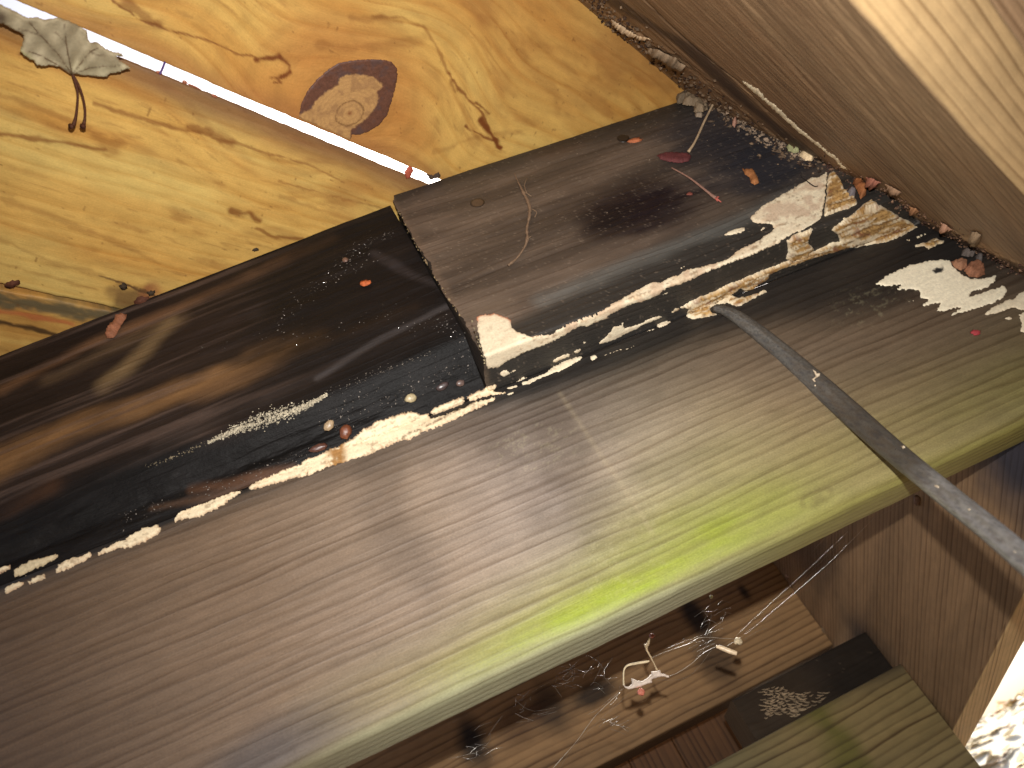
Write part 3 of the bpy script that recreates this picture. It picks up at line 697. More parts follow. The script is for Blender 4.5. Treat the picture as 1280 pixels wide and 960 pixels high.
def patch(name, poly, hitf, mat, colf, parent, thick=.0008, step=1.6, jit=.7, inner=1.8, seed=0, lift=.0002, label=None, relief=.5):
    rng = np.random.RandomState(seed+1)
    B = refine(poly, step, jit, rng); nb = len(B)
    x0, y0 = B.min(0); x1, y1 = B.max(0)
    gx, gy = np.meshgrid(np.arange(x0, x1, inner), np.arange(y0, y1, inner))
    gx = gx+rng.uniform(-.35, .35, gx.shape)*inner; gy = gy+rng.uniform(-.35, .35, gy.shape)*inner
    G = np.stack([gx.ravel(), gy.ravel()], -1); sd_ = sdf(G[:, 0], G[:, 1], [tuple(b) for b in B]); G = G[sd_ < -.45*inner]
    allp = [Vector((float(a), float(b))) for a, b in np.vstack([B, G])] if len(G) else [Vector((float(a), float(b))) for a, b in B]
    ed = [(i, (i+1) % nb) for i in range(nb)]
    r = geometry.delaunay_2d_cdt(allp, ed, [list(range(nb))], 2, 1e-4)
    pv = np.array([tuple(v) for v in r[0]]); fc = [f for f in r[2]]
    if len(pv) == 0 or not fc: return None
    dist = segdist(pv[:, 0], pv[:, 1], [tuple(b) for b in B], True)
    P, Nn = hitf(pv[:, 0], pv[:, 1])
    px_m = depth_of(P)/F_PX
    hgt = lift+thick*sm(0, 2.2, dist)*(1-relief+2*relief*fbm((pv[:, 0]*.93-pv[:, 1]*.367)*.09, (pv[:, 0]*.367+pv[:, 1]*.93)*.45, seed+3))
    low = dist < .05
    hgt = np.where(low, -.0006, hgt)
    V = P+Nn*hgt[:, None]
    c = colf(pv[:, 0], pv[:, 1], dist)
    c = np.concatenate([np.clip(c, 0, 1), np.ones((len(pv), 1))], -1)
    # face orientation towards the camera
    f0 = fc[0]; nn = np.cross(V[f0[1]]-V[f0[0]], V[f0[2]]-V[f0[0]])
    if nn@V[f0[0]] > 0: fc = [tuple(reversed(f)) for f in fc]
    fcs = [tuple(f) for f in fc]
    # underside so that it is a closed solid
    nv = len(V); Vb = P-Nn*.0009
    cnt = {}
    for f in fcs:
        for a, b in zip(f, f[1:]+f[:1]): cnt[(a, b)] = 1
    sides = [(b, a, a+nv, b+nv) for (a, b) in cnt if (b, a) not in cnt]
    back = [tuple(i+nv for i in reversed(f)) for f in fcs]
    o = raw_mesh(name, np.vstack([V, Vb]), fcs+sides+back, (mat,), np.vstack([c, c]), parent=parent)
    if label: o['label'] = label
    return o
CREAM = srgb(230, 217, 188)
def c_bare(seed, base=CREAM, warm=.3, rim=.5):
    def f(x, y, d):
        c = np.broadcast_to(base, x.shape+(3,)).copy()
        aa, bb = x*.93-y*.367, x*.367+y*.93
        n = fbm(aa*.05, bb*.25, seed); c = c*(.86+.24*fbm(aa*.12, bb*.6, seed+6))[..., None]; c = mix(c, srgb(208, 180, 146), sm(.5, .75, n)*warm*2)
        c = mix(c, srgb(176, 122, 66), sm(.62, .8, fbm(x*.06+y*.14, y*.35-x*.1, seed+4))*warm)
        c = mix(c, srgb(150, 96, 60), sm(1.6, 0, d+(fbm(x*.4, y*.4, seed+2)-.5)*2.4)*rim)
        c = mix(c, srgb(120, 88, 58), sm(.6, .72, fbm(aa*.11, bb*.55, seed+8))*min(1, warm*3.2)*.8)
        return c
    return f
def al(x, y): return x*.93-y*.367, x*.367+y*.93
def c_rot(seed):
    def f(x, y, d):
        a, b = al(x, y); c = np.broadcast_to(srgb(186, 148, 92), x.shape+(3,)).copy()
        n = fbm(a*.035, b*.6, seed, 4); c = mix(c, srgb(140, 102, 54), sm(.45, .6, n)*.8); c = mix(c, srgb(96, 68, 40), sm(.56, .7, fbm(a*.05, b*.9, seed+5))*.75)
        c = mix(c, srgb(228, 212, 180), sm(.48, .64, fbm(a*.05, b*.55, seed+7))*.9)
        c = mix(c, srgb(124, 74, 60), sm(.64, .76, fbm(a*.07, b*.16, seed+9))*.6)
        c = mix(c, srgb(232, 220, 192), sm(2.6, .6, d+(fbm(a*.2, b*.3, seed+11)-.5)*3)*.6)
        return c
    return f
def T(x0, y0, sc, pts): return [(x0+a/sc, y0+b/sc) for a, b in pts]
a1 = T(560, 380, 5.3333, [(185, 78), (230, 66), (320, 58), (345, 72), (400, 85), (424, 110), (428, 155), (455, 180), (500, 195), (560, 215), (690, 196), (730, 170), (800, 140), (900, 98), (1000, 60), (1080, 10)])
a2 = T(760, 320, 5.3333, [(0, 318), (60, 300), (110, 265), (200, 215), (300, 168), (350, 178), (370, 158), (430, 128), (470, 122), (530, 84), (600, 72), (660, 58), (720, 42), (800, 14)])
a3 = T(920, 180, 5.3333, [(0, 715), (60, 680), (160, 636), (200, 600), (250, 565), (235, 538), (180, 530), (130, 535), (96, 505), (100, 475), (150, 430), (210, 385), (290, 345), (370, 295), (440, 255), (490, 222), (560, 215), (600, 178), (612, 190), (600, 330), (588, 430), (572, 500), (520, 545), (440, 580), (370, 606), (300, 645), (190, 705), (130, 735), (50, 768), (0, 782)])
a4 = T(760, 320, 5.3333, [(860, 38), (780, 66), (700, 95), (640, 122), (560, 160), (480, 195), (400, 215), (340, 262), (285, 292), (230, 310), (190, 318), (120, 340), (60, 372), (0, 402)])
a5 = T(560, 380, 5.3333, [(1180, 38), (1120, 70), (1050, 105), (960, 140), (925, 160), (880, 150), (830, 180), (770, 215), (700, 258), (610, 292), (520, 322), (440, 365), (380, 395), (330, 430), (262, 436), (250, 380), (235, 330), (215, 270), (205, 215), (190, 150)])
main_strip = a1+a2+a3+a4+a5
def c_strip(x, y, d):
    c = c_bare(201, warm=.25, rim=.35)(x, y, d)
    big = sm(940, 960, x)*sm(300, 270, y); c = mix(c, srgb(200, 176, 150), big*sm(.38, .62, fbm(x*.1, y*.12, 203))*.85*sm(2, 6, d))
    lf = sm(650, 640, x); c = mix(c, srgb(214, 200, 172), lf*.7)
    c = mix(c, srgb(176, 96, 62), sm(4.5, 1., d)*sm(425, 400, y-(x-600)*-.0)*lf*sm(408, 398, y))
    md = sm(690, 720, x)*sm(955, 930, x); c = mix(c, srgb(200, 174, 146), md*sm(.42, .65, fbm(x*.12, y*.12, 204))*.8)
    return c
patch('bare_wood_strip', main_strip, hit_ledge, M_bare, c_strip, block, thick=.0005, relief=.4, jit=.9, step=1.5, seed=11, label='long cream strip of exposed wood along the lower edge of the block')
def P1(pts, base=(560, 380), sc=5.3333, **k):
    return T(base[0], base[1], sc, pts)
small = [
    (riser, P1([(480, 548), (490, 522), (540, 500), (640, 460), (700, 415), (780, 380), (870, 346), (915, 350), (880, 382), (790, 438), (700, 472), (600, 510), (540, 545)])),
    (riser, P1([(385, 560), (420, 545), (470, 535), (475, 552), (430, 572), (390, 575)])),
    (riser, P1([(455, 515), (500, 490), (540, 484), (510, 505), (470, 522)])),
    (block, P1([(345, 462), (365, 440), (395, 438), (412, 455), (440, 440), (465, 440), (440, 458), (400, 475), (375, 492), (352, 480)])),
    (riser, P1([(384, 602), (410, 586), (445, 580), (442, 600), (415, 614), (390, 615)])),
    (block, P1([(695, 390), (700, 372), (740, 345), (790, 325), (820, 330), (815, 350), (760, 372), (715, 396)])),
    (block, P1([(832, 322), (845, 300), (880, 290), (894, 302), (880, 322), (850, 335)])),
    (block, P1([(888, 262), (905, 245), (926, 246), (920, 262), (898, 272)])),
    (riser, P1([(945, 350), (965, 335), (992, 338), (996, 355), (1100, 315), (1170, 290), (1160, 308), (1080, 335), (1000, 362), (965, 385), (948, 380)])),
    (riser, P1([(1180, 302), (1220, 282), (1255, 266), (1240, 285), (1190, 308)])),
    (block, P1([(20, 485), (35, 468), (85, 458), (88, 440), (108, 436), (105, 458), (112, 478), (140, 470), (200, 452), (270, 418), (340, 395), (376, 396), (360, 412), (300, 438), (230, 465), (205, 485), (120, 520), (50, 560), (-10, 580), (-60, 595), (-65, 575), (-20, 535), (10, 505)], (760, 320))),
    (riser, P1([(325, 475), (330, 455), (370, 437), (415, 430), (422, 442), (395, 464), (350, 480)], (760, 320))),
    (riser, P1([(248, 505), (275, 490), (310, 480), (312, 492), (280, 504)], (760, 320))),
    (block, P1([(350, 262), (380, 245), (405, 238), (395, 255), (365, 266)], (760, 320))),
    (block, P1([(478, 88), (490, 72), (515, 64), (516, 76), (495, 88)], (760, 320))),
    (block, P1([(0, 560), (60, 554), (70, 568), (40, 592), (0, 604), (-30, 610), (-75, 612), (-80, 600), (-40, 575)], (920, 180))),
    (block, P1([(160, 572), (180, 552), (200, 550), (196, 564), (172, 580)], (920, 180))),
]
for i, (par, poly) in enumerate(small):
    patch('bare_wood_fleck', poly, hit_ledge, M_bare, c_bare(230+i, warm=.12, rim=.25), par, thick=.0004, seed=30+i, step=1.1, jit=.55, inner=1.4)
# rotten amber fibres
amber = [
    T(760, 320, 5.3333, [(395, 392), (420, 370), (440, 352), (500, 330), (600, 275), (700, 235), (800, 185), (920, 150), (1000, 105), (1090, 75), (1180, 38), (1190, 48), (1300, -12), (1440, -60), (1440, -30), (1300, 40), (1150, 90), (1075, 125), (1075, 145), (1030, 175), (960, 215), (920, 242), (880, 218), (840, 240), (825, 262), (860, 280), (935, 265), (1050, 225), (1062, 242), (960, 290), (900, 325), (870, 345), (800, 320), (730, 325), (680, 352), (690, 375), (755, 392), (700, 402), (570, 425), (510, 405), (530, 375), (540, 350), (490, 350), (430, 385)]),
    T(920, 180, 5.3333, [(340, 650), (372, 606), (440, 585), (525, 548), (500, 600), (480, 650), (520, 700), (470, 745), (380, 785), (330, 775), (345, 715)]),
    T(920, 180, 5.3333, [(-20, 925), (60, 890), (180, 842), (340, 780), (480, 735), (560, 690), (640, 650), (690, 650), (680, 610), (625, 575), (650, 550), (700, 515), (790, 455), (850, 395), (900, 370), (990, 420), (1090, 480), (1170, 520), (1215, 560), (1140, 600), (1000, 660), (880, 680), (770, 690), (640, 730), (540, 755), (420, 795), (230, 845), (215, 865), (225, 885), (130, 935), (-20, 975)]),
    T(920, 180, 5.3333, [(585, 490), (595, 380), (612, 200), (650, 180), (700, 240), (720, 300), (790, 345), (815, 400), (760, 430), (690, 450), (640, 470)]),
]
for i, poly in enumerate(amber):
    patch('rotten_fibre', poly, hit_ledge, M_bare, c_rot(260+i), block if i != 0 else riser, thick=.0016, seed=60+i, relief=.9, label='amber shredded rotten wood fibres')
# scraped white area at the right of the riser
white_r = T(1060, 200, 4.0, [(128, 625), (170, 590), (230, 556), (300, 525), (380, 505), (450, 495), (510, 495), (520, 520), (560, 560), (610, 590), (680, 590), (755, 568), (740, 600), (700, 640), (620, 660), (610, 680), (700, 650), (780, 625), (800, 650), (780, 690), (720, 720), (640, 745), (560, 770), (485, 796), (520, 765), (560, 740), (500, 755), (430, 765), (460, 720), (410, 725), (345, 742), (400, 700), (360, 690), (355, 655), (300, 650), (250, 672), (280, 650), (230, 655), (260, 628), (200, 635)])
def c_white(x, y, d):
    c = c_bare(280, base=srgb(242, 232, 204), warm=.04, rim=.12)(x, y, d)
    o = sdf(x, y, T(1060, 200, 4., [(418, 556), (440, 542), (480, 542), (470, 560), (435, 572)])); return mix(c, srgb(44, 42, 40), sm(.7, -.5, o))
patch('bare_wood_patch', white_r, hit_ledge, M_bare, c_white, riser, thick=.0004, jit=1.1, seed=80, label='large ragged cream patch of exposed wood at the right end')
for i, poly in enumerate((
    T(1060, 200, 4.0, [(668, 780), (720, 735), (790, 700), (830, 690), (850, 665), (900, 645), (960, 640), (960, 760), (860, 750), (820, 740), (740, 770)]),
    T(1060, 200, 4.0, [(855, 860), (865, 820), (850, 770), (900, 750), (960, 740), (960, 880), (900, 870)]),
    T(1060, 200, 4.0, [(780, 790), (800, 780), (830, 785), (825, 802), (790, 806)]),
    T(1060, 200, 4.0, [(285, 715), (300, 706), (340, 695), (335, 704), (300, 716)]))):
    patch('bare_wood_patch', poly, hit_ledge, M_bare, c_bare(285+i, warm=.05, rim=.15), riser, thick=.0004, jit=.9, seed=84+i)
for i, poly in enumerate((
    T(1060, 200, 4.0, [(270, 402), (320, 390), (390, 362), (400, 370), (340, 395), (300, 406)]),
    T(1060, 200, 4.0, [(303, 440), (340, 420), (390, 410), (440, 385), (460, 398), (505, 408), (450, 425), (400, 450), (380, 430), (330, 440)]))):
    patch('rotten_fibre', poly, hit_ledge, M_bare, c_rot(290+i), riser, thick=.0008, seed=90+i)
# seam strip at the left under the rotten cleat
seam = [
    T(380, 460, 5.3333, [(-20, 630), (30, 595), (100, 580), (150, 548), (230, 520), (330, 460), (360, 440), (390, 410), (440, 385), (480, 355), (560, 335), (640, 300), (720, 290), (760, 305), (830, 300), (840, 335), (900, 320), (1060, 265), (1100, 240), (1180, 215), (1270, 190), (1285, 215), (1200, 255), (1080, 310), (960, 370), (840, 415), (700, 480), (640, 490), (560, 525), (450, 570), (350, 612), (240, 640), (150, 670), (60, 710), (20, 728), (22, 700), (-20, 712)]),
    T(380, 460, 5.3333, [(835, 290), (900, 250), (990, 215), (1060, 190), (1075, 225), (1050, 250), (940, 290), (850, 315)]),
    T(380, 460, 5.3333, [(1085, 190), (1150, 160), (1220, 130), (1265, 110), (1290, 122), (1260, 145), (1300, 160), (1370, 155), (1340, 180), (1240, 190), (1110, 225)]),
    T(180, 500, 5.3333, [(690, 590), (740, 545), (830, 510), (930, 460), (1040, 430), (1100, 395), (1170, 370), (1200, 400), (1180, 440), (1090, 480), (1085, 515), (1000, 520), (900, 552), (800, 580), (720, 602)]),
    T(180, 500, 5.3333, [(225, 790), (260, 740), (350, 700), (430, 675), (510, 640), (580, 610), (650, 600), (655, 615), (560, 680), (480, 730), (400, 770), (300, 795)]),
    T(0, 620, 5.3333, [(1150, 150), (1200, 105), (1250, 85), (1280, 75), (1285, 130), (1230, 155), (1170, 180)]),
    T(0, 620, 5.3333, [(650, 385), (700, 345), (790, 300), (830, 290), (900, 240), (960, 210), (1050, 190), (1075, 215), (1050, 262), (960, 310), (850, 350), (790, 350), (720, 380), (660, 402)]),
    T(0, 620, 5.3333, [(360, 510), (390, 450), (470, 415), (540, 400), (600, 370), (622, 395), (560, 440), (470, 485), (400, 512)]),
    T(0, 620, 5.3333, [(180, 575), (230, 535), (300, 520), (310, 545), (230, 582), (195, 592)]),
    T(0, 620, 5.3333, [(20, 642), (50, 600), (120, 565), (165, 575), (160, 595), (100, 628), (40, 652)]),
    T(0, 620, 5.3333, [(85, 510), (130, 460), (230, 420), (380, 385), (370, 420), (300, 460), (210, 500), (140, 540), (95, 540)]),
    T(0, 620, 5.3333, [(-60, 520), (-20, 480), (60, 455), (66, 480), (20, 505), (-40, 540)]),
]
def c_seam(i):
    def f(x, y, d):
        c = c_bare(300+i, base=srgb(232, 216, 182), warm=.2, rim=.6)(x, y, d)
        c = mix(c, srgb(150, 106, 52), sm(438, 426, x)*sm(402, 418, x)*sm(.35, .55, fbm(x*.15, y*.2, 320+i))*.95)
        c = mix(c, srgb(92, 60, 30), sm(1.5, .2, segdist(x, y, [(500, 551), (512, 543), (528, 537), (600, 500), (612, 497)])+(fbm(x*.3, y*.3, 322)-.5)*3)*.8)
        if i == 10: c = mix(c, srgb(190, 176, 140), np.ones_like(x)*.6)
        return c
    return f
for i, poly in enumerate(seam):
    patch('bare_wood_strip', poly, hit_ledge, M_bare, c_seam(i), cleat, thick=.0007, jit=1.3, step=1.3, seed=100+i, relief=.8, lift=.0007, label='cream exposed wood in the seam below the cleat' if i == 0 else None)
# mould crust along the cleat's bend: many small grains joined to one crust
def grains(name, line, n, spread, r0, r1, colf, hitf, mat, parent, seed, lift=.0004, dens=None, kind='stuff'):
    rng = np.random.RandomState(seed); L = np.array(line, float)
    seg = np.linalg.norm(np.diff(L, axis=0), axis=1); cs = np.concatenate([[0], np.cumsum(seg)])
    V, Fc, C = [], [], []
    base = np.array([(0, 0, 1), (1, 0, 0), (.31, .95, 0), (-.81, .59, 0), (-.81, -.59, 0), (.31, -.95, 0), (0, 0, -1.)])
    fb = [(0, 1, 2), (0, 2, 3), (0, 3, 4), (0, 4, 5), (0, 5, 1), (6, 2, 1), (6, 3, 2), (6, 4, 3), (6, 5, 4), (6, 1, 5)]
    T_ = rng.uniform(0, 1, n) if dens is None else dens(rng, n)
    for t in T_:
        d = t*cs[-1]; i = min(np.searchsorted(cs, d)-1, len(L)-2); i = max(i, 0)
        p = L[i]+(L[i+1]-L[i])*(d-cs[i])/seg[i]; tn = (L[i+1]-L[i])/seg[i]; nn = np.array([-tn[1], tn[0]])
        w = spread(t) if callable(spread) else spread
        p = p+nn*rng.normal(0, w*.5)+tn*rng.normal(0, 1)
        P, N_ = hitf(p[:1], p[1:2]); P, N_ = P[0], N_[0]
        r = rng.uniform(r0, r1)*depth_of(P)/F_PX
        q = Vector(N_).to_track_quat('Z', 'Y').to_matrix(); Q = np.array(q)
        ang = rng.uniform(0, 6.28); ca, sa = math.cos(ang), math.sin(ang); Rz = np.array([[ca, -sa, 0], [sa, ca, 0], [0, 0, 1]])
        sc = np.array([r*rng.uniform(.7, 1.6), r*rng.uniform(.6, 1.), r*rng.uniform(.5, 1.)])
        v = ((base*rng.uniform(.75, 1.2, (7, 1)))*sc)@Rz.T@Q.T+P+N_*(lift+r*.2)
        o = len(V)*7; V.append(v); Fc += [tuple(o+k for k in f) for f in fb]
        cc = colf(rng, t); C.append(np.tile(np.append(cc, 1), (7, 1)))
    o = raw_mesh(name, np.vstack(V), Fc, (mat,), np.vstack(C), smooth=False, parent=parent)
    if kind: o['kind'] = kind
    return o
grains('mould_crust', [(262, 553), (300, 536), (330, 525), (360, 516), (385, 507), (408, 494)], 1700, lambda t: 1.6+7.5*math.sin(math.pi*min(1, t*1.02))**1.5*(.6+.6*math.sin(t*37)**2), .25, 1.35,
       lambda r, t: srgb(204, 194, 170)*r.uniform(.35, 1.15), hit_ledge, M_crust, cleat, 5, lift=.0012)
grains('mould_crust', [(180, 585), (225, 570), (262, 553)], 80, 3., .4, 1.0, lambda r, t: srgb(140, 128, 104)*r.uniform(.4, 1.2), hit_ledge, M_crust, cleat, 6, lift=.0012)
grains('mould_crust', [(408, 494), (440, 480), (480, 462), (540, 440)], 90, 4., .35, .9, lambda r, t: srgb(130, 122, 112)*r.uniform(.3, 1.1), hit_ledge, M_crust, cleat, 8, lift=.0012)
# wet glints, painted as bright beads, and gritty droplets on the black wood
M_glint = vmat('glint_grit', rough=.12, spec=.9, nsc=1500, namp=.3, bump=.2)
for i, (ln, n, sp) in enumerate((([(345, 410), (380, 370), (420, 345), (470, 310)], 130, 14), ([(240, 440), (300, 425), (400, 420), (520, 380)], 70, 12), ([(150, 650), (230, 620), (320, 590), (400, 560)], 170, 10),
                                 ([(400, 530), (450, 510), (520, 480), (590, 450)], 230, 18), ([(420, 330), (470, 300), (490, 290)], 70, 9), ([(500, 420), (560, 400), (590, 440)], 80, 14))):
    grains('glint_grit', ln, n, sp, .25, .95, lambda r, t: srgb(120, 114, 108)*r.uniform(.15, 1.4)**1.5, hit_ledge, M_glint, cleat, 20+i, lift=.0006)
grains('pale_grit', [(700, 180), (800, 160), (900, 200), (960, 170)], 60, 45, .3, .7, lambda r, t: srgb(160, 140, 120)*r.uniform(.4, 1.1), hit_ledge, M_debris, block, 31, lift=.0003)
grains('pale_grit', [(560, 330), (700, 290), (850, 260), (1000, 230)], 90, 50, .25, .6, lambda r, t: srgb(150, 130, 112)*r.uniform(.4, 1.1), hit_ledge, M_debris, block, 32, lift=.0003)
grains('pale_grit', [(620, 570), (660, 560), (700, 600), (680, 640)], 90, 26, .15, .38, lambda r, t: srgb(176, 160, 140)*r.uniform(.5, 1.), hit_ledge, M_debris, riser, 33, lift=.0001)
grains('pale_grit', [(1040, 360), (1090, 385), (1160, 400), (1240, 420)], 90, 30, .15, .38, lambda r, t: srgb(160, 142, 122)*r.uniform(.5, 1.), hit_ledge, M_debris, riser, 34, lift=.0001)
grains('pale_grit', [(720, 690), (760, 680), (780, 720), (740, 740)], 70, 18, .2, .45, lambda r, t: srgb(186, 184, 136)*r.uniform(.7, 1.), hit_ledge, M_debris, riser, 35, lift=.0001)
# resin beads on the cleat
def blob(name, px, py, rx, ry, ang, colr, hitf, mat, parent=None, h=.5, seed=0, lump=.15, label=None, lift=0.):
    rng = np.random.RandomState(seed+3); P, N_ = hitf(np.array([px]), np.array([py])); P, N_ = P[0], N_[0]
    m = depth_of(P)/F_PX
    Pa, _ = hitf(np.array([px+math.cos(ang)]), np.array([py+math.sin(ang)])); t = Pa[0]-P; t -= N_*(t@N_); sx = np.linalg.norm(t); t /= sx
    b = np.cross(N_, t)
    nu, nv = 14, 8; V = []; 
    for j in range(nv+1):
        th = math.pi*j/nv
        for i in range(nu):
            f = 2*math.pi*i/nu; r = 1+lump*(2*rng.rand()-1)*math.sin(th)
            V.append(P+N_*(lift+math.cos(th)*min(rx, ry)*m*h*r)+t*math.sin(th)*math.cos(f)*rx*m*r+b*math.sin(th)*math.sin(f)*ry*m*r)
    Fc = []
    for j in range(nv):
        for i in range(nu): Fc.append((j*nu+i, j*nu+(i+1) % nu, (j+1)*nu+(i+1) % nu, (j+1)*nu+i))
    V = np.array(V); C = np.tile(np.append(colr, 1), (len(V), 1)); C[:, :3] *= rng.uniform(.7, 1.25, (len(V), 1))
    o = raw_mesh(name, V, Fc, (mat,), np.clip(C, 0, 1), parent=parent)
    if label: o['label'] = label
    return o
M_bead = vmat('resin_bead', rough=.35, spec=.6, nsc=500, namp=.2, bump=.2)
for (px, py, rx, ry, a, cc) in ((513, 498, 7.5, 5.5, -.3, srgb(172, 158, 124)), (411, 532, 8, 5.5, -.9, srgb(160, 138, 108)), (553, 483, 9, 4.5, -.5, srgb(66, 54, 54)), (575, 479, 5.5, 4, -.3, srgb(96, 78, 72)), (601, 464, 5.5, 4.5, -.6, srgb(150, 110, 82)),
                                (432, 540, 7, 10, .3, srgb(110, 62, 40)), (398, 560, 12, 5, -.3, srgb(84, 52, 42)), (432, 326, 4, 4, 0, srgb(110, 84, 72))):
    blob('resin_bead', px, py, rx, ry, a, cc, hit_ledge, M_bead, cleat, seed=int(px), lift=.0010)
# pale flakes caught on the block's end grain
def hit_end(px, py):
    P = onax(px, py, 0, ROT); N_ = np.zeros_like(P); N_[:] = (-1, 0, 0); return P, N_
grains('pale_flake', [(498, 262), (512, 290), (528, 318), (545, 348), (562, 374), (578, 398)], 60, 1.6, .5, 2.0, lambda r, t: srgb(168, 146, 112)*r.uniform(.25, 1.15), hit_end, M_crust, block, 61, lift=.0002)
grains('pale_flake', [(590, 400), (600, 430), (606, 452)], 26, 1.4, .5, 1.6, lambda r, t: srgb(190, 176, 140)*r.uniform(.4, 1.1), hit_end, M_crust, block, 62, lift=.0002)
# nail head
def disc(name, px, py, rad, hitf, colr, mat, parent, thick=.0006, ring=None):
    P, N_ = hitf(np.array([px]), np.array([py])); P, N_ = P[0], N_[0]
    Q = np.array(Vector(N_).to_track_quat('Z', 'Y').to_matrix()); V, C, Fc = [], [], []; n = 28
    rings = [(0, thick), (rad*.7, thick), (rad*.88, thick*.9), (rad, thick*.3), (rad*1.05, -.0006)]
    for r, z in rings:
        for i in range(n):
            a = 2*math.pi*i/n; V.append(P+Q@np.array([r*math.cos(a), r*math.sin(a), z]))
            C.append(np.append(colr*(ring if (ring is not None and r > rad*.8) else 1), 1))
    for j in range(len(rings)-1):
        for i in range(n): Fc.append((j*n+i, (j+1)*n+i, (j+1)*n+(i+1) % n, j*n+(i+1) % n))
    return raw_mesh(name, np.array(V), Fc, (mat,), np.array(C), parent=parent)
disc('nail_head', 597, 254, .0056, hit_ledge, srgb(92, 76, 62), M_metal, block, ring=.35)
disc('nail_head', 779, 173, .0050, hit_ledge, srgb(52, 44, 38), M_metal, block, ring=.5)

# knot of deck board 1: its own part
def c_knot(x, y, d):
    c = np.broadcast_to(srgb(176, 136, 86), x.shape+(3,)).copy()
    c = mix(c, srgb(142, 106, 70), sm(.45, .7, fbm(x*.12, y*.12, 401))*.7)
    X, Y = x-437, y-141; r = np.hypot(X, Y*1.15-X*-.25)
    c = mix(c, srgb(110, 78, 46), sm(1.6, .5, np.abs(r-17+3*(fbm(x*.1, y*.1, 402)-.5)))*.8)
    c = mix(c, srgb(120, 70, 40), sm(4.5, 1., r)*.8)
    c = mix(c, srgb(150, 112, 74), (np.sin(r*1.2+4*fbm(x*.08, y*.08, 403)) > .4)*.35)
    inner = T(340, 40, 5.3333, [(190, 545), (250, 520), (290, 455), (330, 420), (380, 385), (440, 350), (445, 310), (490, 285), (560, 278), (620, 285), (680, 300), (730, 345), (735, 365), (700, 395), (705, 440), (690, 500), (640, 560), (590, 605), (530, 640), (522, 680), (528, 780), (150, 680), (180, 555)])
    s = sdf(x, y, inner)+(fbm(x*.3, y*.3, 404)-.5)*3.
    rim = np.broadcast_to(srgb(92, 60, 46), c.shape)*(.7+.7*fbm(x*.5, y*.5, 405))[..., None]
    rim = mix(rim, srgb(72, 64, 66), sm(.5, .75, fbm(x*.12, y*.12, 406))*.45)
    c = c*(1-sm(-.8, .8, s)[..., None])+rim*sm(-.8, .8, s)[..., None]
    return c
knot_poly = T(340, 40, 5.3333, [(180, 530), (190, 480), (230, 400), (300, 310), (370, 250), (440, 205), (520, 188), (640, 178), (730, 180), (800, 195), (838, 240), (840, 300), (820, 400), (800, 470), (770, 560), (720, 620), (650, 665), (590, 688), (535, 690), (525, 728), (430, 685), (330, 640), (230, 598), (175, 575)])
M_knot = vmat('knot_wood', rough=.5, nsc=1500, namp=.18, bump=.35, bdist=.0005)
patch('knot', knot_poly, hit_deck, M_knot, c_knot, deck[0], thick=.0004, seed=400, step=1.5, jit=.4, inner=1.5, label='oval knot with a glittering purple resin rim')

# paint slivers on the joist
sliver = T(820, 80, 5.3333, [(562, 98), (590, 108), (640, 140), (700, 185), (720, 215), (790, 265), (850, 320), (885, 360), (930, 400), (990, 450), (1050, 500), (1090, 525), (1110, 550), (1165, 590), (1210, 625), (1240, 665), (1285, 695), (1280, 712), (1235, 700), (1190, 640), (1130, 595), (1060, 540), (960, 465), (880, 395), (800, 325), (740, 265), (670, 205), (620, 165), (580, 125)])
patch('paint_sliver', sliver, hit_joist, M_bare, c_bare(410, base=srgb(232, 218, 186), warm=.1, rim=.3), joist, thick=.0005, relief=.4, jit=.9, seed=410, step=1.3, inner=1.5, label='long cream sliver along the foot of the joist')
patch('paint_sliver', T(1060, 200, 4., [(88, 140), (100, 138), (140, 165), (180, 190), (184, 205), (160, 200), (120, 180), (100, 160)]), hit_joist, M_bare, c_bare(411, base=srgb(238, 226, 200), warm=.05, rim=.2), joist, thick=.001, seed=411, step=1.3, inner=1.5)

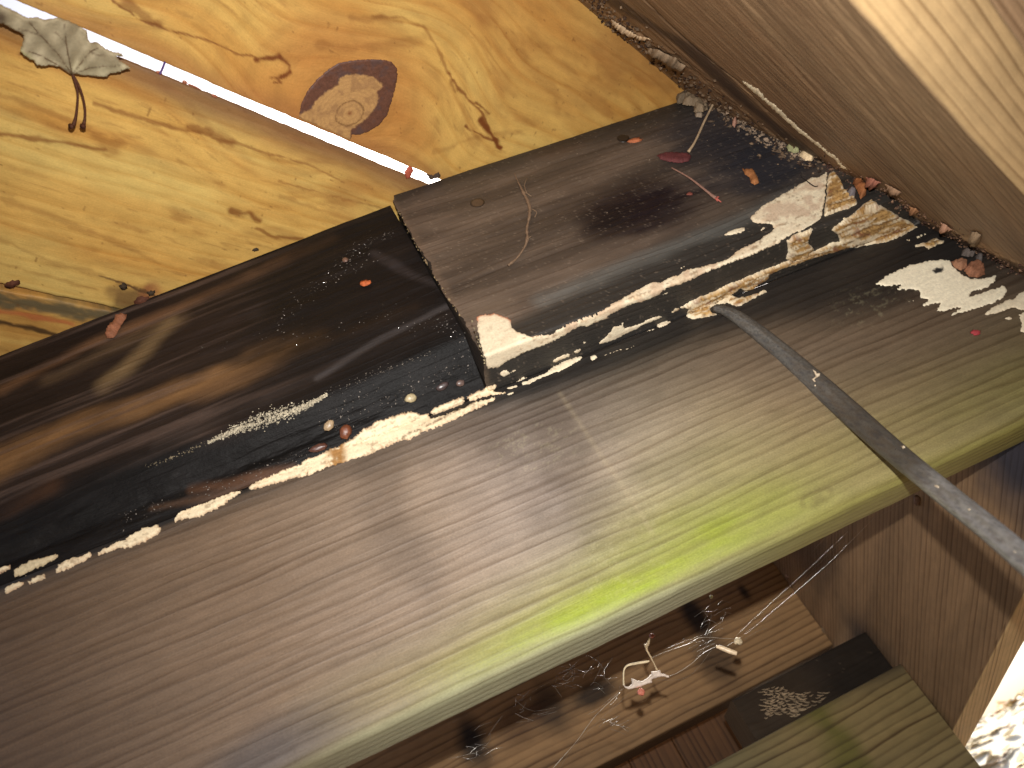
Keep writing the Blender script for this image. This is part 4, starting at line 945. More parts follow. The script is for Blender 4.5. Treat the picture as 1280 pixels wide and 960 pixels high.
# ================================================================== LOOSE THINGS
def hit_all(px, py):
    """joist face where it is nearer, else the ledge"""
    P, N_ = hit_ledge(px, py); J, JN_ = hit_joist(px, py)
    L, dn = jcoord(J); m = (dn > 0) & (dn < JW) & (J[..., 1] < YF) & (depth_of(J) < depth_of(P)) & (depth_of(J) > 0)
    return np.where(m[..., None], J, P), np.where(m[..., None], JN_, N_)
def tube(name, pts, rad, mat, colr, parent=None, nseg=7, sub=5, jit=0., seed=0, flat=1., colf=None):
    """smooth tapering tube through 3-D points"""
    rng = np.random.RandomState(seed); P = np.array(pts, float); n = len(P); rad = np.array(rad, float) if np.ndim(rad) else np.full(n, rad)
    Q, Rr = [], []
    for i in range(n-1):
        p0, p1, p2, p3 = P[max(i-1, 0)], P[i], P[i+1], P[min(i+2, n-1)]
        for t in np.arange(sub)/sub:
            Q.append(.5*((2*p1)+(-p0+p2)*t+(2*p0-5*p1+4*p2-p3)*t*t+(-p0+3*p1-3*p2+p3)*t**3)); Rr.append(rad[i]+(rad[i+1]-rad[i])*t)
    Q.append(P[-1]); Rr.append(rad[-1]); Q = np.array(Q); Rr = np.array(Rr)*(1+rng.uniform(-jit, jit, len(Q)))
    tn = np.gradient(Q, axis=0); tn /= np.linalg.norm(tn, axis=1)[:, None]+1e-12
    V = []
    up = -Q[len(Q)//2]/np.linalg.norm(Q[len(Q)//2])
    for q, t, r in zip(Q, tn, Rr):
        a = np.cross(t, up); a /= np.linalg.norm(a)+1e-12; b = np.cross(a, t)
        for k in range(nseg):
            f = 2*math.pi*k/nseg; V.append(q+(a*math.cos(f)+b*math.sin(f)*flat)*r)
    m = len(Q); Fc = [(j*nseg+k, j*nseg+(k+1) % nseg, (j+1)*nseg+(k+1) % nseg, (j+1)*nseg+k) for j in range(m-1) for k in range(nseg)]
    Fc += [tuple(range(nseg))[::-1], tuple(range((m-1)*nseg, m*nseg))]
    tt = np.repeat(np.linspace(0, 1, m), nseg)
    C = colf(tt) if colf else np.tile(colr, (len(V), 1))*(.8+.4*rng.rand(len(V), 1))
    return raw_mesh(name, np.array(V), Fc, (mat,), np.concatenate([np.clip(C, 0, 1), np.ones((len(V), 1))], 1), parent=parent)
def px3(pts, hitf=hit_all, lift=.001):
    p = np.array(pts, float); P, N_ = hitf(p[:, 0], p[:, 1]); lf = np.array(lift)[..., None] if np.ndim(lift) else lift
    return P+N_*lf
def mpx(p, n): return n*float(np.mean(depth_of(np.atleast_2d(p))))/F_PX

# pry bar: flat crowned steel blade, grooved on its outer half
cl = np.array([(889, 385), (907, 387), (929, 401), (957.5, 423), (993, 454), (1029, 486), (1066, 519), (1104, 553), (1136, 580), (1168, 606), (1202, 634), (1238, 662), (1280, 699), (1330, 743), (1400, 806), (1480, 880)], float)
hw = np.array([2.5, 6.8, 9., 10.3, 12.3, 14, 15, 14.6, 14.2, 14.6, 15, 15.4, 16.2, 17.5, 19.5, 22])
d0 = float(depth_of(onax(895., 388., 1, YF-.0015)))
BD = ([893, 930, 980, 1060, 1140, 1275, 1480], [d0, d0-.012, d0-.028, .505, .435, .325, .23])
dep = 1/np.interp(cl[:, 0], BD[0], 1/np.array(BD[1]))
cen = atdepth(cl[:, 0], cl[:, 1], dep); halfw = hw*dep/F_PX
sub = 8; idx = np.arange(0, len(cl)-1+1e-6, 1/sub)
cen = np.stack([np.interp(idx, np.arange(len(cl)), cen[:, k]) for k in range(3)], -1); halfw = np.interp(idx, np.arange(len(cl)), halfw)
kk = np.hanning(21); kk /= kk.sum(); e0 = cen[0].copy()
cen = np.stack([np.convolve(np.pad(cen[:, k], 10, 'edge'), kk, 'valid') for k in range(3)], -1)
halfw = np.convolve(np.pad(halfw, 10, 'edge'), kk, 'valid'); halfw[:5] = np.linspace(.0022, halfw[5], 5)
tn = np.gradient(cen, axis=0); tn /= np.linalg.norm(tn, axis=1)[:, None]
prof_n = 40; V = []; C = []
for j, (c_, t_, w_) in enumerate(zip(cen, tn, halfw)):
    v = -c_/np.linalg.norm(c_); a = np.cross(t_, v); a /= np.linalg.norm(a); b = np.cross(a, t_)
    fr = j/len(cen); gd = float(sm(.52, .62, np.array(fr)))
    th = .0018+.0018*min(1, fr*3)
    for k in range(prof_n):
        f = 2*math.pi*k/prof_n; cx = math.cos(f); sy = math.sin(f)
        x_ = np.sign(cx)*abs(cx)**.75; y_ = np.sign(sy)*abs(sy)**.8
        g = gd*.55*math.exp(-((x_-.1)/.16)**2)*(1 if sy > 0 else 0)
        ridge = .18*math.exp(-((x_+.25)/.2)**2)*(1-gd) if sy > 0 else 0
        V.append(c_+a*w_*x_+b*th*(y_-g+ridge))
        nz_ = float(fbm(np.array([idx[j]*3.2]), np.array([k*.35]), 501)[0]); n2 = float(fbm(np.array([idx[j]*9.]), np.array([k*.9]), 503)[0])
        col_ = srgb(88, 84, 78)*(1-gd)+srgb(136, 134, 131)*gd
        col_ = col_*(.75+.5*nz_)
        if n2 > .58: col_ = col_*.65+srgb(80, 66, 50)*.35
        if n2 < .33: col_ = col_*.6+srgb(44, 42, 48)*.4
        C.append(np.append(col_, 1))
m = len(cen)
Fc = [(j*prof_n+k, j*prof_n+(k+1) % prof_n, (j+1)*prof_n+(k+1) % prof_n, (j+1)*prof_n+k) for j in range(m-1) for k in range(prof_n)]
Fc += [tuple(range(prof_n))[::-1], tuple(range((m-1)*prof_n, m*prof_n))]
bar = raw_mesh('pry_bar', np.array(V), Fc, (M_metal,), np.clip(np.array(C), 0, 1))
tag(bar, 'long curved grey steel bar whose flat tip pokes into the amber rotten wood', 'pry bar')
def hit_bar(px, py):
    P = atdepth(px, py, 1/np.interp(px, BD[0], 1/np.array(BD[1]))-.0046); n = -P/np.linalg.norm(P, axis=-1)[..., None]; return P, n
for i, poly in enumerate((T(880, 370, 5.3333, [(725, 490), (745, 500), (750, 515), (775, 515), (770, 535), (745, 548), (735, 560), (748, 572), (735, 575), (718, 555), (745, 535), (735, 515)]), T(880, 370, 5.3333, [(728, 592), (745, 585), (750, 598), (738, 610)]), T(880, 370, 5.3333, [(585, 488), (600, 484), (604, 502), (592, 508)]),
                          T(1080, 540, 4.8, [(222, 85), (240, 80), (248, 95), (232, 102)]), T(1080, 540, 4.8, [(400, 320), (440, 315), (455, 335), (430, 340)]), T(1080, 540, 4.8, [(620, 460), (640, 462), (632, 475)]), T(1080, 540, 4.8, [(895, 712), (912, 716), (905, 728)]))):
    patch('pale_chip', poly, hit_bar, M_bare, c_bare(520+i, base=srgb(205, 190, 165), warm=.1, rim=.1), bar, thick=.0003, seed=520+i, step=.9, jit=.2, inner=1.2)

# maple leaf hanging out of the gap
leaf_out = T(0, 0, 5.3333, [(-60, -10), (0, 32), (60, 60), (120, 90), (190, 125), (240, 118), (300, 135), (350, 130), (385, 118), (420, 132), (450, 140), (520, 172), (578, 205), (584, 246), (600, 286), (650, 286), (700, 325), (750, 350), (812, 360), (830, 385), (775, 378), (800, 410), (872, 456), (780, 488), (740, 490), (715, 515), (690, 520), (640, 512), (560, 505), (495, 498), (470, 498), (440, 475), (400, 450), (340, 440), (290, 442), (245, 438), (225, 405), (200, 402), (160, 370), (135, 345), (150, 290), (162, 242), (130, 215), (70, 190), (30, 165), (-60, 140)])
LB = (90, 93)
def leaf_z(px, py):
    r = np.hypot(px-LB[0], py-LB[1]); a = np.arctan2(py-LB[1], px-LB[0])
    return .4935+.0030*np.cos(a*5)*np.minimum(r/40, 1)-.00012*r+.0012*np.sin(px*.21)*np.cos(py*.17)+.004*sm(25, -5, py)*0
def hit_leaf(px, py):
    z = leaf_z(px, py); r = ray(px, py); P = r*(z/r[..., 2])[..., None]; N_ = np.zeros_like(P); N_[:] = (0, 0, -1); return P, N_
veins = [T(0, 0, 5.3333, v) for v in ([(480, 495), (455, 370), (435, 240), (428, 160)], [(480, 495), (380, 350), (270, 235), (190, 140)], [(480, 495), (540, 420), (600, 345), (650, 318)], [(480, 495), (600, 450), (700, 440), (800, 440)], [(470, 490), (380, 430), (270, 370), (190, 340)], [(270, 235), (200, 210), (120, 190)], [(445, 290), (400, 240), (360, 210)], [(600, 345), (640, 360), (700, 370)])]
def c_leaf(x, y, d):
    c = np.broadcast_to(srgb(164, 152, 124), x.shape+(3,)).copy()*(.85+.3*fbm(x*.06, y*.06, 601))[..., None]
    c = mix(c, srgb(170, 172, 112), sm(.45, .7, fbm(x*.05+3, y*.05, 602))*sm(50, 30, x)*sm(40, 60, y)*.8)
    c = mix(c, srgb(184, 176, 142), sm(70, 92, y)*.5)
    for v in veins: c = mix(c, srgb(108, 92, 72), sm(1.3, .3, segdist(x, y, v))*.75)
    c = mix(c, srgb(60, 40, 30), sm(14, 2, np.hypot(x-0, y-22))*.8)
    c = mix(c, srgb(130, 110, 80), sm(1.2, 0, d)*.5)
    return c
leaf = bpy.data.objects.new('maple_leaf', None); COL.objects.link(leaf)
tag(leaf, 'dead grey maple leaf with two stalks hanging out of the light gap', 'leaf')
patch('leaf_blade', leaf_out, hit_leaf, M_leaf, c_leaf, leaf, thick=.0002, seed=600, step=1.6, jit=.7, inner=2.2, relief=.3)
def c_stem(t): return srgb(74, 40, 22)*(.8+.4*np.sin(t*40)[:, None]**2)
for k, pts in enumerate(([(480, 490), (505, 560), (518, 620), (515, 700), (505, 780), (488, 835), (470, 842)], [(484, 492), (520, 560), (550, 640), (566, 720), (566, 790), (556, 835), (552, 842)])):
    p = np.array(T(0, 0, 5.3333, pts)); r = ray(p[:, 0], p[:, 1]); zz_ = .494-.0015*np.arange(len(p))
    tube('leaf_stalk', r*(zz_/r[:, 2])[:, None], [.00055, .0008, .0007, .0007, .0008, .0012, .0018], M_leaf, None, leaf, colf=c_stem, seed=k)
for k, v in enumerate(veins[:5]):
    p = np.array(v); P, N_ = hit_leaf(p[:, 0], p[:, 1]); tube('leaf_vein', P+N_*.0003, np.linspace(.00035, .00012, len(p)), M_leaf, srgb(112, 92, 66), leaf, sub=4, nseg=5)
# bits bridging the gap
def hit_gap(px, py):
    P = onax(px, py, 2, ZC-.0005); N_ = np.zeros_like(P); N_[:] = (0, 0, -1); return P, N_
o = patch('bark_flake', T(340, 40, 5.3333, [(885, 935), (915, 895), (935, 905), (945, 925), (925, 975), (895, 985)]), hit_gap, M_debris, lambda x, y, d: np.broadcast_to(srgb(170, 84, 64), x.shape+(3,)), None, thick=.0008, seed=620, step=1.2, jit=.4)
tag(o, 'small red brown flake bridging the bright gap near the block', 'bark flake')
p = px3([(200, 92), (203, 85), (206, 77)], hit_gap, .0004)
tag(tube('dark_fibre', p, .0007, M_debris, srgb(84, 66, 120)), 'thin purplish fibre crossing the bright gap', 'fibre')
for i, (px_, py_, rx, ry) in enumerate(((199, 91, 4, 2), (231, 103, 3, 2.5), (268, 120, 4, 2), (242, 108, 9, 1.2))):
    blob('resin_fringe', px_, py_, rx, ry, .42, srgb(150, 90, 66), hit_gap, M_bead, deck[1], h=.4, seed=i+630)

# twigs, red leaf bits and stalks caught on the block
tw = px3(T(820, 80, 5.3333, [(418, 248), (370, 330), (310, 440), (260, 540), (215, 600)]), hit_ledge, [.010, .008, .006, .004, .002])
tag(tube('straw', tw, [.0011, .0010, .0010, .0009, .0013], M_debris, srgb(176, 152, 122), jit=.1, seed=3), 'pale straw leaning from the joist corner down to the red leaf', 'straw')
tw = px3(T(820, 80, 5.3333, [(102, 703), (160, 745), (230, 795), (300, 850), (360, 890), (400, 908)]), hit_ledge, [.0016, .003, .004, .004, .003, .0015])
st = tube('reddish_stalk', tw, [.0005, .0006, .0007, .0009, .0010, .0014], M_debris, srgb(140, 106, 92), jit=.1, seed=4)
tag(st, 'thin reddish stalk with a split end lying on the block below the red leaf', 'stalk')
for e in ([(398, 905), (418, 900)], [(398, 908), (432, 936)], [(396, 910), (408, 930)]):
    tube('stalk_tip', px3(T(820, 80, 5.3333, e), hit_ledge, .002), [.0008, .0003], M_debris, srgb(178, 96, 84), st, sub=3)
o = patch('red_leaf', T(820, 80, 5.3333, [(5, 618), (60, 600), (140, 598), (215, 606), (235, 625), (220, 655), (170, 668), (90, 662), (30, 645)]), lambda x, y: (px3(np.stack([x, y], -1), hit_ledge, .002), hit_ledge(x, y)[1]), M_debris,
          lambda x, y, d: np.broadcast_to(srgb(92, 46, 46), x.shape+(3,))*(.6+.8*fbm(x*.2, y*.5, 640))[..., None], None, thick=.0009, seed=640, step=1.3, jit=.5)
tag(o, 'narrow dark red leaf lying on the block at the foot of the straw', 'leaf')
o = patch('orange_scrap', T(820, 80, 5.3333, [(572, 700), (600, 712), (640, 702), (660, 730), (680, 770), (684, 800), (655, 812), (630, 795), (622, 760), (590, 740)]), lambda x, y: (px3(np.stack([x, y], -1), hit_ledge, .0015), hit_ledge(x, y)[1]), M_debris,
          lambda x, y, d: np.broadcast_to(srgb(150, 98, 58), x.shape+(3,))*(.6+.7*fbm(x*.3, y*.3, 641))[..., None], None, thick=.0014, seed=641, step=1.2, jit=.4)
tag(o, 'orange brown leaf scrap on the black part of the block', 'leaf scrap')
for (px_, py_, rx, ry, cc, lb) in ((457, 355, 7.5, 4.5, srgb(186, 98, 56), 'bright orange scrap on the black wet cleat'), (794, 176, 9, 4, srgb(176, 104, 68), 'orange speck beside the upper nail on the block'), (862, 243, 4, 3, srgb(120, 66, 56), 'tiny red speck left of the reddish stalk'), (1219, 416, 6, 4, srgb(160, 62, 66), 'tiny pinkish red speck below the large cream patch')):
    tag(blob('leaf_speck', px_, py_, rx, ry, -.2, cc, hit_ledge, M_debris, seed=int(px_), lift=.0012 if px_ < 600 else .0004, lump=.35), lb, 'leaf speck')
# frayed root thread hanging on the block
rt = px3(T(400, 0, 2.6667, [(648, 582), (660, 610), (675, 640), (690, 670), (700, 700), (698, 730), (690, 770), (692, 800), (682, 830), (655, 868), (628, 890)]), hit_ledge, .0016)
ro_ = tube('root_thread', rt, [.0003, .0006, .0012, .0011, .0013, .0010, .0008, .0012, .0007, .0006, .0010], M_debris, srgb(122, 100, 80), jit=.35, seed=9)
tag(ro_, 'crooked brown rootlet hanging down the face of the grey block', 'rootlet')
for e in ([(675, 640), (705, 660)], [(700, 700), (722, 712), (716, 730)], [(690, 600), (682, 625), (690, 650)], [(692, 800), (704, 794)]):
    tube('root_hair', px3(T(400, 0, 2.6667, e), hit_ledge, .0016), .0003, M_debris, srgb(130, 108, 86), ro_, sub=3)
# small black hair on the white patch
tag(tube('dark_fibre', px3(T(920, 180, 5.3333, [(430, 205), (432, 235), (460, 255), (490, 280), (520, 298), (542, 296)]), hit_ledge, .0022), [.0002, .00025, .0003, .0004, .0004, .0003], M_debris, srgb(40, 34, 30), seed=5), 'curly dark fibre across the top of the cream patch by the joist', 'fibre')
# wood sliver at the left edge of the cleat
def chip3(name, poly, hitf, lift, thick, colr, label, cat, seed, group=None):
    def h(x, y):
        P, N_ = hitf(x, y); return P+N_*lift, N_
    o = patch(name, poly, h, M_debris, lambda x, y, d: np.broadcast_to(colr, x.shape+(3,))*(.55+.9*fbm(x*.25, y*.25, seed))[..., None], None, thick=thick, seed=seed, step=1.3, jit=.5, inner=1.8, relief=.8)
    if o: tag(o, label, cat, group)
    return o
chip3('wood_chip', T(0, 320, 5.3333, [(715, 545), (745, 500), (785, 440), (815, 400), (855, 405), (850, 430), (815, 480), (780, 545), (765, 560), (725, 562)]), hit_ledge, .003, .003, srgb(146, 96, 70), 'short red brown wood chip standing on the top edge of the black cleat', 'wood chip', 700)
for i, (px_, py_, rx, ry) in enumerate(((16, 354, 8, 5), (154, 358, 4, 5), (253, 352, 3, 2.5), (278, 346, 4, 2.5), (306, 336, 3, 2.5), (247, 357, 2, 1.6), (345, 320, 2, 1.4), (320, 312, 4, 2), (443, 285, 3, 2), (189, 366, 5, 3.5), (177, 376, 10, 6))):
    tag(blob('rot_crumb', px_, py_, rx, ry, -.3, srgb(86, 50, 34) if i % 2 == 0 else srgb(60, 48, 34), hit_deck, M_debris, seed=i+710, lump=.4, h=.8), ['largest dark red crumb stuck under the deck at the left edge', 'dark crumb on the deck just above the red brown wood chip', 'crumb on the yellow deck upper right of the wood chip', 'brown crumb wedged at the deck edge a little right of the wood chip', 'dark crumb at the cleat edge midway between wood chip and block',
    'smallest dark speck on the deck above the wood chip', 'rightmost speck on the deck above the cleat', 'dark elongated speck on the deck above the middle of the cleat', 'thin crumb on the deck left of the block corner', 'reddish crumb right above the wide brown one', 'widest brown crumb lying against the cleat beside the wood chip'][i], 'crumb', 'crumbs along the top of the cleat')
# lumpy rot at the block's upper left corner and at the joist corner
chip3('bark_scrap', T(340, 40, 5.3333, [(1030, 965), (1060, 930), (1090, 902), (1130, 898), (1160, 910), (1165, 935), (1140, 955), (1120, 985), (1060, 1000)]), hit_ledge, .003, .004, srgb(66, 52, 40), 'curled dark bark scrap on the block\'s top corner where the gap ends', 'bark scrap', 720)
rng = np.random.RandomState(44)
corner = [((842, 118), (868, 124), (866, 132), (846, 134)), ((856, 122), (884, 116), (890, 128), (872, 140), (852, 138)), ((878, 112), (896, 124), (892, 138), (878, 134)), ((866, 134), (886, 130), (884, 142), (868, 146)), ((846, 112), (862, 110), (874, 118), (850, 122)),
          ((868, 144), (882, 142), (878, 150), (866, 150))]
for i, poly in enumerate(corner):
    chip3('bark_scrap', list(poly), hit_ledge, .004+.002*(i % 3), .004, srgb(112, 96, 76)*[.8, 1.1, .7, 1.2, .5, 1.3][i], ['dark flat scrap at the left end of the debris heap by the joist', 'largest grey scrap of the debris heap where block meets joist', 'upright scrap at the right of the debris heap', 'pale lower scrap of the debris heap', 'black scrap on top of the debris heap', 'small pale scrap just under the debris heap'][i], 'bark scrap', 730+i, 'debris heap in the corner')
# crumbs and leaf bits along the joist foot
jf = [(735, -8), (760, 22), (800, 48), (835, 82), (868, 108), (905, 140), (940, 165), (975, 190), (1030, 205), (1062, 222), (1100, 240), (1150, 268), (1200, 300), (1240, 322), (1275, 342)]
g_ = lambda r, t: (srgb(112, 92, 72) if r.rand() < .6 else srgb(60, 44, 34))*r.uniform(.5, 1.35)
o = grains('fine_debris', jf[:9], 520, 15, 1.0, 3.2, g_, hit_all, M_debris, None, 51, lift=.0006); tag(o, 'fine brown crumbs piled along the foot of the joist above the block', 'debris')
o = grains('fine_debris', jf[8:], 300, 10, .8, 2.4, lambda r, t: (srgb(120, 92, 72) if r.rand() < .6 else srgb(70, 48, 40))*r.uniform(.5, 1.3), hit_all, M_debris, None, 52, lift=.0006); tag(o, 'fine reddish crumbs along the foot of the joist above the cream patch', 'debris')
o = grains('fine_debris', [(905, 135), (935, 165), (960, 178), (1010, 200)], 110, 8, 1.2, 2.8, lambda r, t: srgb(150, 130, 110)*r.uniform(.4, 1.2), hit_all, M_debris, None, 53, lift=.001); tag(o, 'grey crumbs on the black wood beside the joist, left of the long sliver', 'debris')
scr = [
    (T(1060, 200, 4., [(35, 90), (50, 82), (72, 85), (80, 110), (70, 130), (92, 150), (85, 185), (60, 205), (48, 170), (28, 130)]), srgb(150, 96, 58), 'orange leaf scrap crumpled in the joint between joist and pale rotten fibres'),
    (T(1060, 200, 4., [(95, 78), (130, 85), (172, 105), (150, 112), (150, 128), (120, 120), (104, 100)]), srgb(150, 98, 80), 'pinkish leaf scrap just right of the orange one in the joint'),
    (T(1060, 200, 4., [(190, 112), (225, 125), (275, 155), (262, 165), (225, 142), (200, 130)]), srgb(150, 118, 92), 'thin brown scrap on the joist foot above the small cream sliver'),
    (T(1060, 200, 4., [(310, 225), (345, 232), (362, 250), (340, 255), (318, 245)]), srgb(156, 112, 78), 'brown scrap midway down the joist foot'),
    (T(1060, 200, 4., [(470, 305), (490, 312), (528, 340), (505, 345), (472, 335)]), srgb(170, 128, 104), 'pale pink leaf scrap low on the joist face'),
    (T(1060, 200, 4., [(618, 352), (650, 350), (672, 365), (670, 395), (655, 418), (635, 405), (628, 380)]), srgb(140, 118, 92), 'grey curled scrap on the joist above the brown crumbs'),
    (T(1060, 200, 4., [(565, 460), (600, 440), (632, 465), (625, 490), (590, 490), (562, 485)]), srgb(96, 86, 80), 'dark grey scrap left of the joint above the large cream patch'),
    (T(1060, 200, 4., [(632, 490), (650, 475), (672, 495), (665, 520), (640, 518)]), srgb(92, 84, 80), 'dark grey scrap right of the joint above the large cream patch'),
    (T(1060, 200, 4., [(510, 515), (545, 508), (590, 520), (590, 545), (560, 560), (530, 545)]), srgb(150, 108, 82), 'left brown crumb clump lying on the large cream patch'),
    (T(1060, 200, 4., [(575, 560), (600, 525), (650, 520), (672, 550), (682, 580), (640, 596), (600, 590)]), srgb(136, 92, 68), 'right red brown crumb clump lying on the large cream patch'),
    (T(820, 80, 5.3333, [(255, 345), (290, 336), (322, 348), (300, 368), (265, 365)]), srgb(134, 118, 100), 'small oval grey scrap left of the straw'),
    (T(820, 80, 5.3333, [(510, 380), (535, 378), (540, 400), (520, 435), (505, 415)]), srgb(176, 132, 112), 'small pink scrap among the grey crumbs by the joist'),
    (T(820, 80, 5.3333, [(950, 620), (970, 580), (1000, 585), (1020, 610), (1055, 630), (1040, 655), (990, 655)]), srgb(214, 190, 152), 'cream mould lump at the joist foot above the large pale patch'),
    (T(820, 80, 5.3333, [(865, 560), (890, 545), (915, 575), (945, 570), (950, 600), (915, 605), (880, 590)]), srgb(150, 150, 110), 'greenish grey mould lump left of the cream one'),
    (T(920, 180, 5.3333, [(735, 325), (770, 310), (795, 325), (790, 355), (755, 360)]), srgb(110, 104, 106), 'grey stone like scrap in the dark hollow by the joist'),
]
for i, (poly, cc, lb) in enumerate(scr):
    chip3('leaf_scrap', poly, hit_all, .0022, .0032, cc, lb, 'leaf scrap', 750+i, 'scraps along the joist foot')
# dark hollow between fibres and joist + strip of torn bark
chip3('bark_strip', T(700, 0, 5.3333, [(350, 120), (400, 150), (460, 190), (520, 225), (600, 245), (612, 255), (540, 248), (460, 215), (390, 170), (345, 135)]), hit_joist, .002, .002, srgb(182, 156, 124), 'thin pale curled strip at the top of the joist foot', 'bark strip', 780)
chip3('bark_strip', T(700, 0, 5.3333, [(590, 300), (660, 310), (720, 340), (790, 370), (810, 400), (850, 420), (840, 445), (790, 420), (740, 400), (690, 360), (620, 335)]), hit_joist, .003, .003, srgb(128, 108, 86), 'broad torn brown strip at the joist foot beside the yellow board', 'bark strip', 781)

# mould on the end cleat: short curved ridges
rng = np.random.RandomState(12); V, Fc, C = [], [], []
poly = T(840, 740, 3.2, [(355, 400), (375, 385), (430, 378), (470, 390), (500, 410), (550, 400), (600, 385), (622, 405), (600, 440), (560, 465), (520, 500), (495, 508), (470, 490), (420, 490), (375, 505), (362, 460)])
cnt = 0
mo = bpy.data.objects.new('mould_patch', None)
allv, allf, allc = [], [], []
for row in range(26):
    yb = 857+row*1.9
    x = 945+rng.uniform(0, 5)
    while x < 1040:
        ln = rng.uniform(4, 10); y = yb-(x-950)*.22+rng.uniform(-.7, .7)
        if inpoly(np.array([x+ln/2]), np.array([y]), poly)[0] and rng.rand() < (.95 if x < 1000 else .6):
            n = 5; cx = np.linspace(x, x+ln, n); cy = y+np.sin(np.linspace(0, 3.1, n)+rng.uniform(-1, 1))*1.0-(cx-x)*.1
            P, N_ = hit_lc(cx, cy); w = .0007*rng.uniform(.7, 1.2)
            cc = np.append(srgb(208, 184, 150)*rng.uniform(.6, 1.1)*(1 if x < 1000 else .75), 1)
            for k in range(n):
                ww = w*math.sin(math.pi*(k+.6)/(n+.2)); o_ = len(allv)
                allv += [P[k]+np.array([0, .0012, ww]), P[k]+np.array([0, -.0010, ww*.4]), P[k]+np.array([0, -.0010, -ww*.4]), P[k]+np.array([0, .0012, -ww])]; allc += [cc]*4
                if k: b_ = o_-4; allf += [(b_+q, b_+q+1, o_+q+1, o_+q) for q in range(3)]
        x += ln+rng.uniform(.4, 2.4)
o = raw_mesh('mould_patch', np.array(allv), allf, (M_crust,), np.clip(np.array(allc), 0, 1), smooth=False, parent=lc); o['kind'] = 'stuff'; o['label'] = 'pale wavy ridges of mould'

# ---- cobwebs under the plank
YW = .60
def w3(pts, Y=YW, dy=None):
    p = np.array(pts, float); P = onax(p[:, 0], p[:, 1], 1, Y)
    if dy is not None:
        r = ray(p[:, 0], p[:, 1]); P = r*((Y+np.array(dy))/r[:, 1])[:, None]
    return P
web = bpy.data.objects.new('cobweb', None); COL.objects.link(web); tag(web, 'loose grey cobweb threads strung under the green edged plank', 'cobweb')
silk = srgb(176, 166, 150)
thr = [[(1094, 646), (1040, 700), (985, 748), (935, 790), (908, 808)], [(1060, 664), (1010, 712), (960, 757), (920, 795)], [(922, 799), (905, 798), (876, 797), (860, 805), (834, 814), (815, 822)], [(900, 806), (880, 816), (864, 830), (845, 842), (832, 846)],
       [(775, 866), (755, 884), (740, 900), (722, 925), (704, 946), (690, 962)], [(780, 860), (762, 874), (748, 886), (735, 893)], [(887, 745), (889, 770), (886, 783), (888, 796)], [(888, 796), (882, 808), (868, 826)], [(1180, 600), (1140, 622), (1100, 645)],
       [(566, 903), (600, 885), (640, 862), (676, 841)], [(640, 870), (655, 884), (668, 889)], [(668, 889), (682, 887), (695, 884)], [(600, 945), (590, 942), (560, 950)], [(628, 895), (620, 905), (610, 920)], [(645, 903), (662, 901)], [(708, 843), (722, 842), (740, 841)], [(700, 850), (712, 843), (724, 824)], [(757, 832), (755, 845), (768, 860)], [(756, 838), (744, 824), (728, 818)],
       [(905, 785), (860, 800), (830, 812)], [(892, 770), (905, 762), (915, 760)], [(700, 960), (720, 930), (760, 890), (775, 872)], [(760, 892), (785, 868)], [(560, 948), (588, 942), (600, 938), (606, 934)], [(606, 934), (612, 940), (618, 952)], [(884, 780), (876, 786)], [(1015, 690), (1060, 640), (1075, 628)],
       [(700, 848), (680, 856), (664, 866)], [(712, 830), (716, 842), (708, 852)], [(930, 800), (945, 790), (960, 785)], [(820, 850), (860, 846), (890, 812)]]
for i, t in enumerate(thr):
    tube('web_thread', w3(t, dy=[.012*math.sin(i+k) for k in range(len(t))]), [.00006 if i not in (2, 3, 4) else .00016]*len(t), M_web, silk*(.8 if i in (2, 3, 4, 5) else .55), web, nseg=5, sub=5, jit=.45, seed=i)
rng = np.random.RandomState(3)
for i in range(80):        # fine tangled threads below the plank edge
    cx, cy = [(712, 843), (655, 885), (888, 770), (745, 845), (590, 940), (870, 800), (700, 850), (760, 900)][i % 8]
    p = np.array([cx, cy])+rng.normal(0, 9, 2); a = rng.uniform(-1.3, .5); L_ = rng.uniform(6, 26)
    pts = [tuple(p), tuple(p+np.array([math.cos(a), math.sin(a)])*L_*.5+rng.normal(0, 2.5, 2)), tuple(p+np.array([math.cos(a), math.sin(a)])*L_+rng.normal(0, 4, 2))]
    tube('web_thread', w3(pts, dy=list(rng.uniform(-.02, .02, 3))), .00008, M_web, silk*.4, web, nseg=4, sub=4, seed=i+60)
def hit_web(px, py):
    P = onax(px, py, 1, YW-.004); N_ = -P/np.linalg.norm(P, axis=-1)[..., None]; return P, N_
def hangpatch(name, poly, colr, label, cat, seed, thick=.0012):
    def h(x, y):
        P, N_ = hit_web(x, y); return P+N_*(.004*fbm(x*.08, y*.08, seed))[..., None], N_
    o = patch(name, poly, h, M_leaf, lambda x, y, d: np.broadcast_to(colr, x.shape+(3,))*(.7+.5*fbm(x*.2, y*.2, seed))[..., None], None, thick=thick, seed=seed, step=1.1, jit=.35, inner=1.6)
    tag(o, label, cat); return o
sc_ = hangpatch('leaf_shred', T(700, 780, 6.4, [(505, 480), (520, 495), (545, 505), (575, 480), (568, 432), (590, 440), (622, 455), (660, 455), (695, 435), (730, 400), (728, 380), (780, 376), (800, 370), (812, 395), (870, 410), (872, 430), (830, 418), (780, 425), (735, 445), (738, 468), (700, 478), (650, 500), (600, 512), (550, 522), (520, 512)]), srgb(226, 210, 196), 'pale curled leaf shred caught in the cobweb', 'leaf shred', 800)
tube('leaf_thread', w3(T(700, 780, 6.4, [(510, 490), (508, 440), (512, 370), (540, 332), (610, 315), (690, 302), (715, 296)])), [.0007, .0006, .0006, .0008, .0010, .0009, .0004], M_leaf, srgb(220, 204, 170), sc_)
